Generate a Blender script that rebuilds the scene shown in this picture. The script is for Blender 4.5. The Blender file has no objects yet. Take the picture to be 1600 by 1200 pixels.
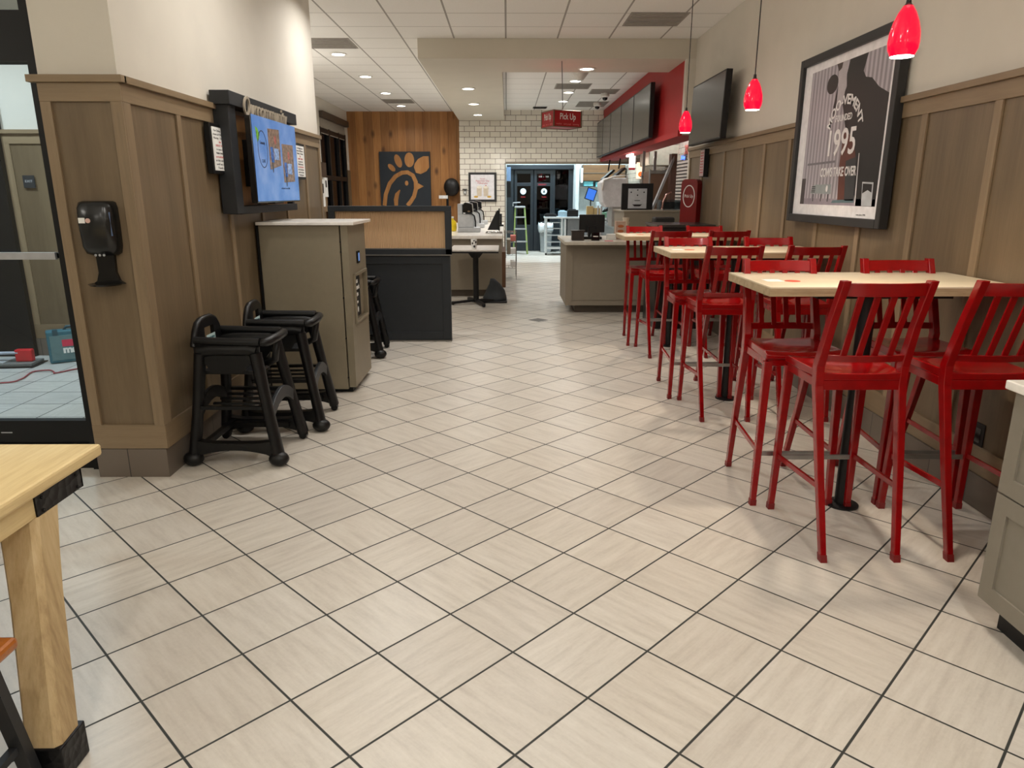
import bpy, bmesh, math, random
from mathutils import Vector, Matrix
random.seed(7)
S = bpy.context.scene
COL = S.collection
# ------------------------------------------------------------------ camera, world, exposure
PITCH = math.atan(299/1109.); YAW = math.atan(8/1109.*math.cos(PITCH)); CAMZ = 1.46
cd = bpy.data.cameras.new('camera'); cam = bpy.data.objects.new('camera', cd); COL.objects.link(cam)
cam.location = (0, 0, CAMZ); cam.rotation_euler = (math.pi/2-PITCH, 0, -YAW)
cd.sensor_width = 36; cd.lens = 1109/1600*36; cd.clip_start = .05; cd.clip_end = 200
S.camera = cam
W = bpy.data.worlds.new('night'); S.world = W; W.use_nodes = True
W.node_tree.nodes['Background'].inputs[0].default_value = (.010, .014, .030, 1)
W.node_tree.nodes['Background'].inputs[1].default_value = .5
S.view_settings.view_transform = 'Standard'; S.view_settings.look = 'None'
S.view_settings.gamma = 1; S.view_settings.use_curve_mapping = False
S.view_settings.exposure = 0.22
WARM = (1, .87, .70); NEUT = (1, .975, .945); COOL = (.74, .90, 1)
LP = 19.0      # watts of one ceiling downlight
GP = 30.0      # radiance of an added fill globe
CZ = 3.22      # ceiling height

# ------------------------------------------------------------------ materials
def lin(c):
    return tuple((v/255/12.92 if v/255 <= .04045 else ((v/255+.055)/1.055)**2.4) for v in c)+(1,)
MATS = {}
class NT:
    def __init__(s, name):
        s.m = bpy.data.materials.new(name); s.m.use_nodes = True
        s.t = s.m.node_tree; s.b = s.t.nodes['Principled BSDF']
        s.tc = None
    def n(s, ty, **kw):
        nd = s.t.nodes.new(ty)
        for k, v in kw.items(): setattr(nd, k, v)
        return nd
    def l(s, a, b): s.t.links.new(a, b)
    def obj(s):
        if not s.tc: s.tc = s.n('ShaderNodeTexCoord')
        return s.tc.outputs['Object']
    def mapped(s, scale=(1, 1, 1), rot=(0, 0, 0), loc=(0, 0, 0)):
        mp = s.n('ShaderNodeMapping'); mp.inputs['Scale'].default_value = scale
        mp.inputs['Rotation'].default_value = rot; mp.inputs['Location'].default_value = loc
        s.l(s.obj(), mp.inputs['Vector']); return mp.outputs[0]
    def math(s, op, a, b=None, c=None):
        nd = s.n('ShaderNodeMath', operation=op)
        for i, v in enumerate((a, b, c)):
            if v is None: continue
            if isinstance(v, (int, float)): nd.inputs[i].default_value = v
            else: s.l(v, nd.inputs[i])
        return nd.outputs[0]
    def noise(s, vec, scale, detail=4, rough=.55):
        nd = s.n('ShaderNodeTexNoise'); nd.inputs['Scale'].default_value = scale
        nd.inputs['Detail'].default_value = detail; nd.inputs['Roughness'].default_value = rough
        s.l(vec, nd.inputs['Vector']); return nd.outputs['Fac']
    def ramp(s, fac, stops):
        nd = s.n('ShaderNodeValToRGB'); e = nd.color_ramp.elements
        while len(e) < len(stops): e.new(.5)
        for i, (p, c) in enumerate(stops): e[i].position = p; e[i].color = lin(c)
        s.l(fac, nd.inputs[0]); return nd.outputs[0]
    def mix(s, fac, a, b, mode='MIX'):
        nd = s.n('ShaderNodeMix', data_type='RGBA', blend_type=mode)
        for sock, v in ((nd.inputs[0], fac), (nd.inputs[6], a), (nd.inputs[7], b)):
            if isinstance(v, (int, float)): sock.default_value = v
            elif isinstance(v, tuple): sock.default_value = lin(v)
            else: s.l(v, sock)
        return nd.outputs[2]
    def bump(s, h, strength=.2, dist=.01):
        nd = s.n('ShaderNodeBump'); nd.inputs['Strength'].default_value = strength
        nd.inputs['Distance'].default_value = dist; s.l(h, nd.inputs['Height'])
        s.l(nd.outputs[0], s.b.inputs['Normal'])
def M(name, col, rough=.5, metal=0, emit=0, coat=0, var=.04, vscale=18, spec=.5, bump=0):
    if name in MATS: return MATS[name]
    t = NT(name); b = t.b
    b.inputs['Roughness'].default_value = rough; b.inputs['Metallic'].default_value = metal
    b.inputs['Specular IOR Level'].default_value = spec
    b.inputs['Coat Weight'].default_value = coat; b.inputs['Coat Roughness'].default_value = .06
    f = t.noise(t.mapped(), vscale)
    a = tuple(max(0, c*(1-var)) for c in col); d = tuple(min(255, c*(1+var)) for c in col)
    t.l(t.ramp(f, [(.3, a), (.7, d)]), b.inputs['Base Color'])
    if bump: t.bump(f, bump, .004)
    if emit:
        b.inputs['Emission Color'].default_value = lin(col); b.inputs['Emission Strength'].default_value = emit
    MATS[name] = t.m; return t.m
def wood(name, c0, c1, c2, axis='z', rough=.5, scale=6, knots=False, planks=None, coat=0):
    t = NT(name); b = t.b; b.inputs['Roughness'].default_value = rough; b.inputs['Coat Weight'].default_value = coat
    st = {'z': (1, 1, .07), 'y': (1, .07, 1), 'x': (.07, 1, 1)}[axis]
    v = t.mapped(scale=st)
    f = t.noise(v, scale, 3, .6); g = t.noise(v, scale*9, 4, .7)
    h = t.math('ADD', t.math('MULTIPLY', f, .62), t.math('MULTIPLY', g, .38))
    col = t.ramp(h, [(.34, c0), (.5, c1), (.66, c2)])
    if planks:
        sx = t.n('ShaderNodeSeparateXYZ'); t.l(t.obj(), sx.inputs[0])
        p = t.math('DIVIDE', sx.outputs[0], planks); fl = t.math('FLOOR', p)
        wn = t.n('ShaderNodeTexWhiteNoise', noise_dimensions='1D'); t.l(fl, wn.inputs['W'])
        col = t.mix(.75, col, t.ramp(wn.outputs[0], [(0, (205, 200, 196)), (1, (255, 250, 240))]), 'MULTIPLY')
        fr = t.math('SUBTRACT', p, fl); gap = t.math('LESS_THAN', fr, .025)
        col = t.mix(gap, col, (60, 34, 14))
    if knots:
        vo = t.n('ShaderNodeTexVoronoi'); vo.inputs['Scale'].default_value = 3.4
        t.l(t.mapped(scale=(1.5, 1.5, .75)), vo.inputs['Vector'])
        k = t.ramp(vo.outputs['Distance'], [(0.08, (255, 255, 255)), (.30, (0, 0, 0))])
        sr = t.n('ShaderNodeSeparateColor'); t.l(vo.outputs['Color'], sr.inputs[0])
        col = t.mix(t.math('MULTIPLY', t.math('MULTIPLY', k, t.math('GREATER_THAN', sr.outputs[0], .5)), .8), col, (62, 32, 12))
    t.l(col, b.inputs['Base Color']); t.bump(g, .12, .004)
    MATS[name] = t.m; return t.m
def floor_tile(name, ang, s, ox, oy, c0, c1, c2, rough=.34):
    t = NT(name); b = t.b
    sp = t.n('ShaderNodeSeparateXYZ'); t.l(t.obj(), sp.inputs[0]); x, y = sp.outputs[0], sp.outputs[1]
    ca, sa = math.cos(ang)/s, math.sin(ang)/s
    A = t.math('SUBTRACT', t.math('ADD', t.math('MULTIPLY', x, ca), t.math('MULTIPLY', y, sa)), ox)
    B = t.math('SUBTRACT', t.math('ADD', t.math('MULTIPLY', x, -sa), t.math('MULTIPLY', y, ca)), oy)
    fa, fb = t.math('FLOOR', A), t.math('FLOOR', B)
    ra, rb = t.math('SUBTRACT', A, fa), t.math('SUBTRACT', B, fb)
    def edge(r): return t.math('MINIMUM', r, t.math('SUBTRACT', 1, r))
    d = t.math('MINIMUM', edge(ra), edge(rb))
    g = t.n('ShaderNodeMapRange'); t.l(d, g.inputs[0]); g.inputs[1].default_value = .0095; g.inputs[2].default_value = .0140
    grout = t.math('SUBTRACT', 1, g.outputs[0])
    cv = t.n('ShaderNodeCombineXYZ'); t.l(fa, cv.inputs[0]); t.l(fb, cv.inputs[1])
    wn = t.n('ShaderNodeTexWhiteNoise', noise_dimensions='3D'); t.l(cv.outputs[0], wn.inputs['Vector'])
    rnd = wn.outputs['Value']
    # streaks run along one tile side or the other, tile by tile
    flip = t.math('GREATER_THAN', rnd, .45)
    off = t.math('MULTIPLY', rnd, 37)
    v1 = t.n('ShaderNodeCombineXYZ'); t.l(t.math('ADD', t.math('MULTIPLY', A, 1.1), off), v1.inputs[0]); t.l(t.math('MULTIPLY', B, 9), v1.inputs[1])
    v2 = t.n('ShaderNodeCombineXYZ'); t.l(t.math('ADD', t.math('MULTIPLY', A, 9), off), v2.inputs[0]); t.l(t.math('MULTIPLY', B, 1.1), v2.inputs[1])
    mv = t.n('ShaderNodeMix', data_type='VECTOR'); t.l(flip, mv.inputs[0]); t.l(v1.outputs[0], mv.inputs[4]); t.l(v2.outputs[0], mv.inputs[5])
    n1 = t.noise(mv.outputs[1], 1.0, 6, .65); n2 = t.noise(t.mapped(), 70, 3, .7)
    h = t.math('ADD', t.math('MULTIPLY', n1, .8), t.math('MULTIPLY', n2, .2))
    col = t.ramp(h, [(.3, c0), (.5, c1), (.7, c2)])
    col = t.mix(.5, col, t.ramp(wn.outputs['Color'], [(0, (226, 222, 220)), (.5, (250, 245, 238)), (1, (255, 255, 255))]), 'MULTIPLY')
    col = t.mix(grout, col, (46, 48, 44))
    t.l(col, b.inputs['Base Color'])
    t.l(t.math('ADD', t.math('ADD', t.math('MULTIPLY', n1, .22), rough-.11), t.math('MULTIPLY', grout, .3)), b.inputs['Roughness'])
    t.bump(t.math('SUBTRACT', t.math('MULTIPLY', h, .10), grout), .35, .004)
    MATS[name] = t.m; return t.m
def wall_tile(name, w, h, axis, c, grout, off=.5, x0=0, z0=0, rough=.16, mortar=.0045):
    t = NT(name); b = t.b; b.inputs['Roughness'].default_value = rough
    sp = t.n('ShaderNodeSeparateXYZ'); t.l(t.obj(), sp.inputs[0]); cb = t.n('ShaderNodeCombineXYZ')
    t.l(t.math('SUBTRACT', sp.outputs[axis], x0), cb.inputs[0]); t.l(t.math('SUBTRACT', sp.outputs[2], z0), cb.inputs[1])
    br = t.n('ShaderNodeTexBrick'); t.l(cb.outputs[0], br.inputs['Vector'])
    br.offset = off; br.inputs['Scale'].default_value = 1; br.inputs['Mortar Size'].default_value = mortar
    br.inputs['Mortar Smooth'].default_value = .1; br.inputs['Brick Width'].default_value = w; br.inputs['Row Height'].default_value = h
    br.inputs['Color1'].default_value = lin(c); br.inputs['Color2'].default_value = lin(tuple(v*.94 for v in c)); br.inputs['Mortar'].default_value = lin(grout)
    t.l(br.outputs[0], b.inputs['Base Color']); t.bump(t.math('SUBTRACT', 1, br.outputs['Fac']), .4, .003)
    MATS[name] = t.m; return t.m
def ceiling_mat():
    t = NT('ceiling_tile'); b = t.b; b.inputs['Roughness'].default_value = .9
    sp = t.n('ShaderNodeSeparateXYZ'); t.l(t.obj(), sp.inputs[0])
    def ln(sock, o, w):
        p = t.math('DIVIDE', t.math('SUBTRACT', sock, o), .61)
        r = t.math('SUBTRACT', p, t.math('FLOOR', p))
        return t.math('LESS_THAN', t.math('MINIMUM', r, t.math('SUBTRACT', 1, r)), w)
    gx = ln(sp.outputs[0], -.01, .016); gy = ln(sp.outputs[1], 7.94, .012)
    n = t.noise(t.mapped(), 160, 2, .8)
    col = t.mix(1, t.ramp(n, [(.3, (238, 235, 230)), (.6, (248, 246, 242))]), (255, 255, 255), 'MULTIPLY')
    col = t.mix(gx, t.mix(gy, col, (186, 182, 176)), (166, 162, 156))
    t.l(col, b.inputs['Base Color']); MATS['ceiling_tile'] = t.m; return t.m
def glass(name, tint=(250, 252, 252), rough=0.0, k=.10):
    t = NT(name); t.t.nodes.remove(t.b)
    out = t.t.nodes['Material Output']; tr = t.n('ShaderNodeBsdfTransparent'); gl = t.n('ShaderNodeBsdfGlossy')
    tr.inputs[0].default_value = lin(tint); gl.inputs['Roughness'].default_value = rough
    lw = t.n('ShaderNodeLayerWeight'); lw.inputs[0].default_value = .5
    fr = t.math('ADD', t.math('MULTIPLY', t.math('POWER', lw.outputs['Facing'], 5), .5), .03)
    mx = t.n('ShaderNodeMixShader'); t.l(fr, mx.inputs[0]); t.l(tr.outputs[0], mx.inputs[1]); t.l(gl.outputs[0], mx.inputs[2])
    t.l(mx.outputs[0], out.inputs[0]); MATS[name] = t.m; return t.m

A45 = math.radians(45.2407)
TILE = floor_tile('porcelain_tile', A45, .2146*CAMZ, -.3717, -.4869, (188, 181, 171), (205, 199, 189), (216, 211, 202))
VTILE = floor_tile('vestibule_tile', 0, .3125, -3.47/.3125, 5.2/.3125, (172, 172, 168), (190, 190, 186), (205, 205, 202), .4)
PAINT = M('cream_paint', (212, 206, 194), .75, var=.012, vscale=3)
SOFFIT = M('soffit_paint', (205, 198, 183), .8, var=.01, vscale=3)
CEIL = ceiling_mat()
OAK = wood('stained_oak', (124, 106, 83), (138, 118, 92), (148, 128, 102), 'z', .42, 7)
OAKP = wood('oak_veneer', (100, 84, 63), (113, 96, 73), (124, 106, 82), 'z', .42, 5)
OAKH = wood('stained_oak_rail', (122, 103, 79), (134, 114, 88), (144, 124, 97), 'y', .42, 7)
OAKX = wood('stained_oak_rail_x', (122, 103, 79), (134, 114, 88), (144, 124, 97), 'x', .42, 7)
PINE = wood('knotty_pine', (150, 98, 48), (178, 124, 68), (196, 144, 86), 'z', .5, 5, True, .19)
BIRCH = wood('birch_ply', (206, 192, 164), (218, 205, 178), (226, 214, 190), 'x', .38, 5)
BIRCHE = wood('birch_edge', (150, 128, 98), (176, 154, 122), (190, 170, 138), 'x', .5, 30)
ROUGHW = wood('rough_timber', (206, 178, 126), (226, 202, 150), (238, 218, 170), 'y', .55, 9)
ROUGHZ = wood('rough_timber_post', (160, 132, 92), (196, 170, 126), (214, 192, 150), 'z', .6, 8)
ORANGE = wood('orange_wood', (136, 72, 20), (168, 96, 32), (184, 112, 44), 'x', .35, 8, coat=.4)
BASET = wall_tile('base_tile', .31, .20, 1, (112, 101, 90), (60, 56, 50), 0, .1, -.03, .45, .003)
BASETX = wall_tile('base_tile_x', .21, .20, 0, (112, 101, 90), (60, 56, 50), 0, -1.79, -.03, .45, .003)
SUBWAY = wall_tile('subway_tile', .229, .115, 0, (242, 236, 222), (104, 82, 66), .5, -1.06, 3.0-.115*26, .12)
SUBWAYY = wall_tile('kitchen_wall_tile', .229, .1, 1, (176, 166, 150), (90, 80, 70), .5, 0, 0, .2)
RED = M('red_lacquer', (140, 4, 8), .2, coat=.35, var=.05, spec=.35)
REDD = M('red_leg_end', (120, 16, 16), .5)
REDW = M('red_paint', (168, 26, 28), .6, var=.02)
REDS = M('sign_red', (168, 14, 26), .4)
WHITE = M('white_plastic', (232, 230, 224), .4)
WQ = M('white_quartz', (236, 232, 224), .2)
PAPER = M('paper', (236, 236, 232), .7)
BLACK = M('black_metal', (15, 15, 16), .45, spec=.35)
BPLAS = M('black_plastic', (13, 13, 14), .38, spec=.35, bump=.1, vscale=400)
GLOSSB = M('gloss_black', (14, 14, 15), .15)
CHAR = M('charcoal_paint', (42, 44, 47), .55, spec=.35)
DARKG = M('dark_panel', (37, 40, 43), .6, spec=.35)
DOORB = M('door_slate', (30, 38, 44), .45)
TAUPE = M('taupe_metal', (134, 124, 104), .5, var=.015)
TAUPEC = M('taupe_cabinet', (134, 124, 108), .55, var=.015)
STEEL = M('brushed_steel', (170, 170, 168), .3, .9)
CHROME = M('chrome', (200, 200, 200), .12, 1)
GREYP = M('grey_plastic', (120, 120, 118), .5)
LGREY = M('light_grey', (176, 178, 180), .5)
SCREEN = M('screen_off', (60, 57, 56), .22, var=.01)
LENS = M('lit_lens', (255, 250, 238), .5, emit=14)
LENSC = M('lit_lens_cool', (226, 242, 255), .5, emit=12)
VENT = M('vent_grey', (158, 152, 144), .6)
GLASS = glass('clear_glass'); DGLASS = glass('dusk_glass', (120, 130, 140))
CLEARP = glass('clear_plastic', (215, 222, 226), .15)

# ------------------------------------------------------------------ mesh helpers
class MB:
    def __init__(s): s.bm = bmesh.new()
    def box(s, x0, x1, y0, y1, z0, z1, mx=None):
        vs = [s.bm.verts.new(Vector((x, y, z)) if mx is None else mx @ Vector((x, y, z))) for x in (x0, x1) for y in (y0, y1) for z in (z0, z1)]
        for f in ((0, 1, 3, 2), (4, 6, 7, 5), (0, 4, 5, 1), (2, 3, 7, 6), (0, 2, 6, 4), (1, 5, 7, 3)):
            s.bm.faces.new([vs[i] for i in f])
        return s
    def prism(s, pts, w0, w1, mx=Matrix()):
        """polygon in local uv, extruded along local w"""
        a = [s.bm.verts.new(mx @ Vector((p[0], p[1], w0))) for p in pts]
        b = [s.bm.verts.new(mx @ Vector((p[0], p[1], w1))) for p in pts]
        n = len(pts); s.bm.faces.new(a[::-1]); s.bm.faces.new(b)
        for i in range(n): s.bm.faces.new((a[i], a[(i+1) % n], b[(i+1) % n], b[i]))
        return s
    def loft(s, rings, closed=True, cap=True):
        R = [[s.bm.verts.new(p) for p in r] for r in rings]; n = len(R[0])
        for a, b in zip(R, R[1:]):
            for i in range(n if closed else n-1): s.bm.faces.new((a[i], a[(i+1) % n], b[(i+1) % n], b[i]))
        if cap: s.bm.faces.new(R[0][::-1]); s.bm.faces.new(R[-1])
        return s
    def tube(s, pts, r, n=10, sq=1.0, ratio=1.0):
        """round tube along points; r number or list; ratio squeezes the second axis"""
        P = [Vector(p) for p in pts]; rr = r if isinstance(r, (list, tuple)) else [r]*len(P)
        rings = []; ref = None
        for i, p in enumerate(P):
            d = (P[min(i+1, len(P)-1)]-P[max(i-1, 0)]).normalized()
            if ref is None:
                ref = Vector((0, 0, 1)) if abs(d.z) < .9 else Vector((0, 1, 0))
            u = (ref-d*ref.dot(d)).normalized(); v = d.cross(u); ref = u
            rings.append([p+(u*math.cos(k*2*math.pi/n)+v*math.sin(k*2*math.pi/n)*ratio)*rr[i] for k in range(n)])
        return s.loft(rings)
    def bar(s, p0, p1, w0, d0, w1=None, d1=None):
        """square section leg between two points (w across x, d across y)"""
        w1 = w0 if w1 is None else w1; d1 = d0 if d1 is None else d1
        p0, p1 = Vector(p0), Vector(p1)
        def ring(p, w, d): return [p+Vector((sx*w/2, sy*d/2, 0)) for sx, sy in ((-1, -1), (1, -1), (1, 1), (-1, 1))]
        return s.loft([ring(p0, w0, d0), ring(p1, w1, d1)])
    def beam(s, p0, p1, w, h):
        """rectangular beam between any two points, h measured upwards"""
        p0, p1 = Vector(p0), Vector(p1); d = (p1-p0).normalized(); sd = d.cross(Vector((0, 0, 1))).normalized(); up = sd.cross(d)
        def ring(p): return [p+sd*a*w/2+up*b*h/2 for a, b in ((-1, -1), (1, -1), (1, 1), (-1, 1))]
        return s.loft([ring(p0), ring(p1)])
    def lathe(s, prof, c=(0, 0, 0), n=24, mx=None, cap=True):
        rings = []
        for r, z in prof:
            ring = [Vector((c[0]+max(r, 1e-4)*math.cos(k*2*math.pi/n), c[1]+max(r, 1e-4)*math.sin(k*2*math.pi/n), c[2]+z)) for k in range(n)]
            if mx is not None: ring = [mx @ p for p in ring]
            rings.append(ring)
        return s.loft(rings, cap=cap)
    def ball(s, c, r, sc=(1, 1, 1), u=14, v=9):
        res = bmesh.ops.create_uvsphere(s.bm, u_segments=u, v_segments=v, radius=r)
        for q in res['verts']: q.co = Vector((c[0]+q.co.x*sc[0], c[1]+q.co.y*sc[1], c[2]+q.co.z*sc[2]))
        return s
    def build(s, name, mat, parent=None, smooth=False, bev=0, mats=None):
        bmesh.ops.recalc_face_normals(s.bm, faces=s.bm.faces[:])
        me = bpy.data.meshes.new(name); s.bm.to_mesh(me); s.bm.free()
        me.materials.append(mat)
        o = bpy.data.objects.new(name, me); COL.objects.link(o)
        if parent: o.parent = parent
        if smooth:
            me.shade_smooth()
            if smooth is not True: me.set_sharp_from_angle(angle=math.radians(smooth))
        if bev:
            m = o.modifiers.new('bevel', 'BEVEL'); m.width = bev; m.segments = 2; m.limit_method = 'ANGLE'; m.angle_limit = math.radians(40)
        return o
def tag(o, label, cat, group=None):
    o['label'] = label; o['category'] = cat
    if group: o['group'] = group
    return o
def thing(name, label, cat, loc=(0, 0, 0), rz=0, group=None):
    o = bpy.data.objects.new(name, None); COL.objects.link(o); o.location = loc; o.rotation_euler = (0, 0, rz)
    o.empty_display_size = .1
    return tag(o, label, cat, group)
def struct(o): o['kind'] = 'structure'; return o
def box(name, m, d, parent=None, bev=0):
    return MB().box(*d).build(name, m, parent, bev=bev)
def rebase(root, loc):
    """put an Empty at the thing's base and keep its parts where they are"""
    root.location = loc
    for c in root.children: c.location = c.location-Vector(loc)
def dup(root, loc, rz=None, label=None):
    r = root.copy(); COL.objects.link(r); r.location = loc
    if rz is not None: r.rotation_euler = (0, 0, rz)
    if label: r['label'] = label
    for ch in root.children:
        c = ch.copy(); COL.objects.link(c); c.parent = r
        for g in ch.children:
            d = g.copy(); COL.objects.link(d); d.parent = c
    return r
def frame(face, o):
    """matrix whose local x runs right, y up and z out of a vertical face seen from outside"""
    x, z = {'+x': ((0, 1, 0), (1, 0, 0)), '-x': ((0, -1, 0), (-1, 0, 0)), '-y': ((1, 0, 0), (0, -1, 0)), 'up': ((1, 0, 0), (0, 0, 1))}[face]
    y = (0, 0, 1) if face != 'up' else (0, 1, 0)
    m = Matrix((x, y, z)).transposed().to_4x4(); m.translation = Vector(o); return m
DEPS = bpy.context.evaluated_depsgraph_get
def text(name, s, m, mx, size, width=None, parent=None, ext=.0006, align='CENTER', bold=0, shear=0, arc=None):
    cu = bpy.data.curves.new('lettering', 'FONT'); cu.body = s; cu.size = size; cu.align_x = align; cu.align_y = 'CENTER'
    cu.extrude = ext; cu.offset = bold; cu.shear = shear; cu.resolution_u = 3
    o = bpy.data.objects.new('lettering', cu); COL.objects.link(o); bpy.context.view_layer.update()
    me = bpy.data.meshes.new_from_object(o.evaluated_get(DEPS())); bpy.data.objects.remove(o)
    me.name = name
    if width and me.vertices:
        xs = [v.co.x for v in me.vertices]; k = width/(max(xs)-min(xs)); c = 0 if align == 'CENTER' else min(xs)
        for v in me.vertices: v.co.x = c+(v.co.x-c)*k
    if arc:
        for v in me.vertices:
            a = v.co.x/arc; r = arc+v.co.y; v.co.x = r*math.sin(a); v.co.y = r*math.cos(a)-arc
    me.transform(mx); me.materials.clear(); me.materials.append(m)
    r = bpy.data.objects.new(name, me); COL.objects.link(r)
    if parent: r.parent = parent
    return r
def ell(cx, cy, rx, ry, n=28, a0=0, a1=360, rot=0):
    out = []; cr, sr = math.cos(math.radians(rot)), math.sin(math.radians(rot))
    for k in range(n):
        a = math.radians(a0+(a1-a0)*k/(n if a1-a0 == 360 else n-1)); x, y = rx*math.cos(a), ry*math.sin(a)
        out.append((cx+x*cr-y*sr, cy+x*sr+y*cr))
    return out
def ring_pts(mb, cx, cy, rx, ry, w, w0, w1, mx, n=32, a0=0, a1=360, rot=0, w_end=None):
    """flat band following an ellipse, built as short prisms joined in a strip"""
    k = n; o = ell(cx, cy, rx, ry, k+1, a0, a1 if a1-a0 != 360 else 359.99, rot); i = ell(cx, cy, rx-w, ry-w, k+1, a0, a1 if a1-a0 != 360 else 359.99, rot)
    va = [[mb.bm.verts.new(mx @ Vector((p[0], p[1], z))) for p in q] for q in (o, i) for z in (w0, w1)]
    oa, ob, ia, ib = va
    for j in range(k):
        for q in ((ob[j], ob[j+1], ib[j+1], ib[j]), (oa[j], ia[j], ia[j+1], oa[j+1]), (oa[j], oa[j+1], ob[j+1], ob[j]), (ia[j], ib[j], ib[j+1], ia[j+1])):
            mb.bm.faces.new(q)
    mb.bm.faces.new((oa[0], ob[0], ib[0], ia[0])); mb.bm.faces.new((oa[k], ia[k], ib[k], ob[k]))
    return mb

# ------------------------------------------------------------------ the room
XR = 2.26; XL = -1.80
struct(box('floor', TILE, (-3.75, 3.3, -3, 18.9, -.1, 0)))
struct(box('floor.001', TILE, (-6.2, -3.75, -3, 3.69, -.1, 0)))
struct(box('floor.002', VTILE, (-6.2, -3.75, 3.69, 6.75, -.1, 0)))
struct(box('floor.003', VTILE, (-3.75, -2.165, 3.69, 6.6, -.02, .0015)))
struct(box('ceiling', CEIL, (-6.2, 3.3, -3, 18.9, CZ, CZ+.1)))
wr = struct(box('wall_right', PAINT, (XR, XR+.2, -3, 9.17, 0, CZ)))
wl = struct(box('wall_left', PAINT, (-2.165, XL, 3.55, 7.15, .0, CZ)))
struct(box('wall_near_left', PAINT, (-6.2, -6.1, -3, 3.69, 0, CZ)))
struct(box('wall_near_back', PAINT, (-6.2, 3.3, -3.1, -3, 0, CZ)))
wfl = struct(MB().box(-3.7, -3.6, 7.15, 14.5, 0, CZ).box(-3.7, -3.6, 16.75, 17.1, 0, CZ).box(-3.7, -3.6, 14.5, 16.75, 2.98, CZ).box(-3.7, -3.6, 14.5, 16.75, 0, .3).build('wall_far_left', PAINT))
struct(box('wall_dining_return', PAINT, (-3.7, -2.165, 7.05, 7.15, 0, CZ)))
struct(box('wall_back_left', PINE, (-3.6, -1.0, 17.0, 17.1, 0, CZ)))
struct(MB().box(-1.06, -.03, 16.7, 17.0, 0, CZ).box(-.03, 3.1, 16.7, 16.9, 2.10, CZ).build('wall_back', SUBWAY))
struct(box('wall_kitchen_right', SUBWAYY, (3.0, 3.1, 9.17, 18.9, 0, CZ)))
struct(box('wall_kitchen_back', M('kitchen_white', (206, 214, 214), .5), (-1.0, 3.1, 18.75, 18.9, 0, CZ)))
struct(box('wall_kitchen_left', M('kitchen_white', (0, 0, 0)), (-1.0, -.9, 17.0, 18.75, 0, CZ)))
struct(MB().box(XR, 3.1, 9.17, 9.27, 0, CZ).build('wall_kitchen_return', PAINT))

def wainscot(wall, side, stiles, y0, y1, xf, s):
    """s=+1: wall faces +x"""
    p = wall
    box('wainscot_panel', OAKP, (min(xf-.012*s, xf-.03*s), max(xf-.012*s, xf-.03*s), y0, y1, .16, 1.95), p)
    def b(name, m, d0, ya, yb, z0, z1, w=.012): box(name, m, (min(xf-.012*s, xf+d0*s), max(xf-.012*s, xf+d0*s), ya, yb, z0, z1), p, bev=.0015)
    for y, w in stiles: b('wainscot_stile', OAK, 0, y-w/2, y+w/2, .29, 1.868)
    b('wainscot_rail', OAKH, .001, y0, y1, 1.868, 1.95)
    b('wainscot_rail', OAKH, .001, y0, y1, .16, .29)
    b('wainscot_cap', OAKH, .022, y0, y1, 1.95, 1.982)
wainscot(wr, 'right', [(y, .055) for y in (-2.0, -1.4, -.8, -.2, .4, 1.0, 1.62, 2.24, 2.84, 3.445, 4.04, 4.64, 5.28, 5.92, 6.5, 7.1, 7.69, 8.53, 9.12)], -3, 9.17, 2.245, -1)
wainscot(wl, 'left', [(3.575, .07), (4.12, .05), (4.75, .05), (5.37, .05), (5.99, .05), (6.62, .05), (7.125, .05)], 3.54, 7.15, -1.785, 1)
struct(box('baseboard_right', BASET, (2.236, 2.27, -3, 9.17, 0, .157)))
struct(box('baseboard_left', BASET, (-1.83, -1.795, 3.552, 7.15, 0, .157)))
struct(box('baseboard_column', BASETX, (-2.165, -1.795, 3.53, 3.552, 0, .157)))
# column face towards the room
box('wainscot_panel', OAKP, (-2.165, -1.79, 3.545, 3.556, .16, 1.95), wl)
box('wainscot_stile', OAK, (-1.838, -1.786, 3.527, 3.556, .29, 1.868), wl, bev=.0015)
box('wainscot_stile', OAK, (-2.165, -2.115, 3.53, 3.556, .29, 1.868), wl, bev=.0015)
box('wainscot_rail', OAKX, (-2.165, -1.785, 3.529, 3.556, 1.868, 1.95), wl, bev=.0015)
box('wainscot_rail', OAKX, (-2.165, -1.785, 3.529, 3.556, .16, .29), wl, bev=.0015)
box('wainscot_cap', OAKX, (-2.2, -1.763, 3.508, 3.556, 1.95, 1.982), wl, bev=.0015)
# far left wall: low wainscot
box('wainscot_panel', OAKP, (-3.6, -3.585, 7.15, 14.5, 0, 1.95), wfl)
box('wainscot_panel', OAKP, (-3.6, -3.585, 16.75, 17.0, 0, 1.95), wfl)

# soffit above the counters with its raised middle
struct(MB().box(-1.055, XR, 9.16, 10.15, 3.0, CZ).box(-1.055, -.06, 10.15, 16.7, 3.0, CZ).build('ceiling_soffit', SOFFIT))
struct(box('wall_red_bulkhead', REDW, (2.15, 2.5, 9.27, 16.7, 2.15, CZ)))
struct(box('wall_bulkhead_end', PAINT, (2.15, XR, 9.16, 9.27, 2.15, 3.0)))
struct(box('trim_1', REDW, (2.10, 2.15, 9.2, 16.7, 2.13, 2.2)))
struct(box('trim_2', M('opening_trim', (150, 140, 124), .5), (-.03, 3.0, 16.68, 16.7, 2.08, 2.13)))
struct(box('trim_3', STEEL, (-.05, -.02, 16.68, 16.9, 0, 2.1)))

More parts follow.
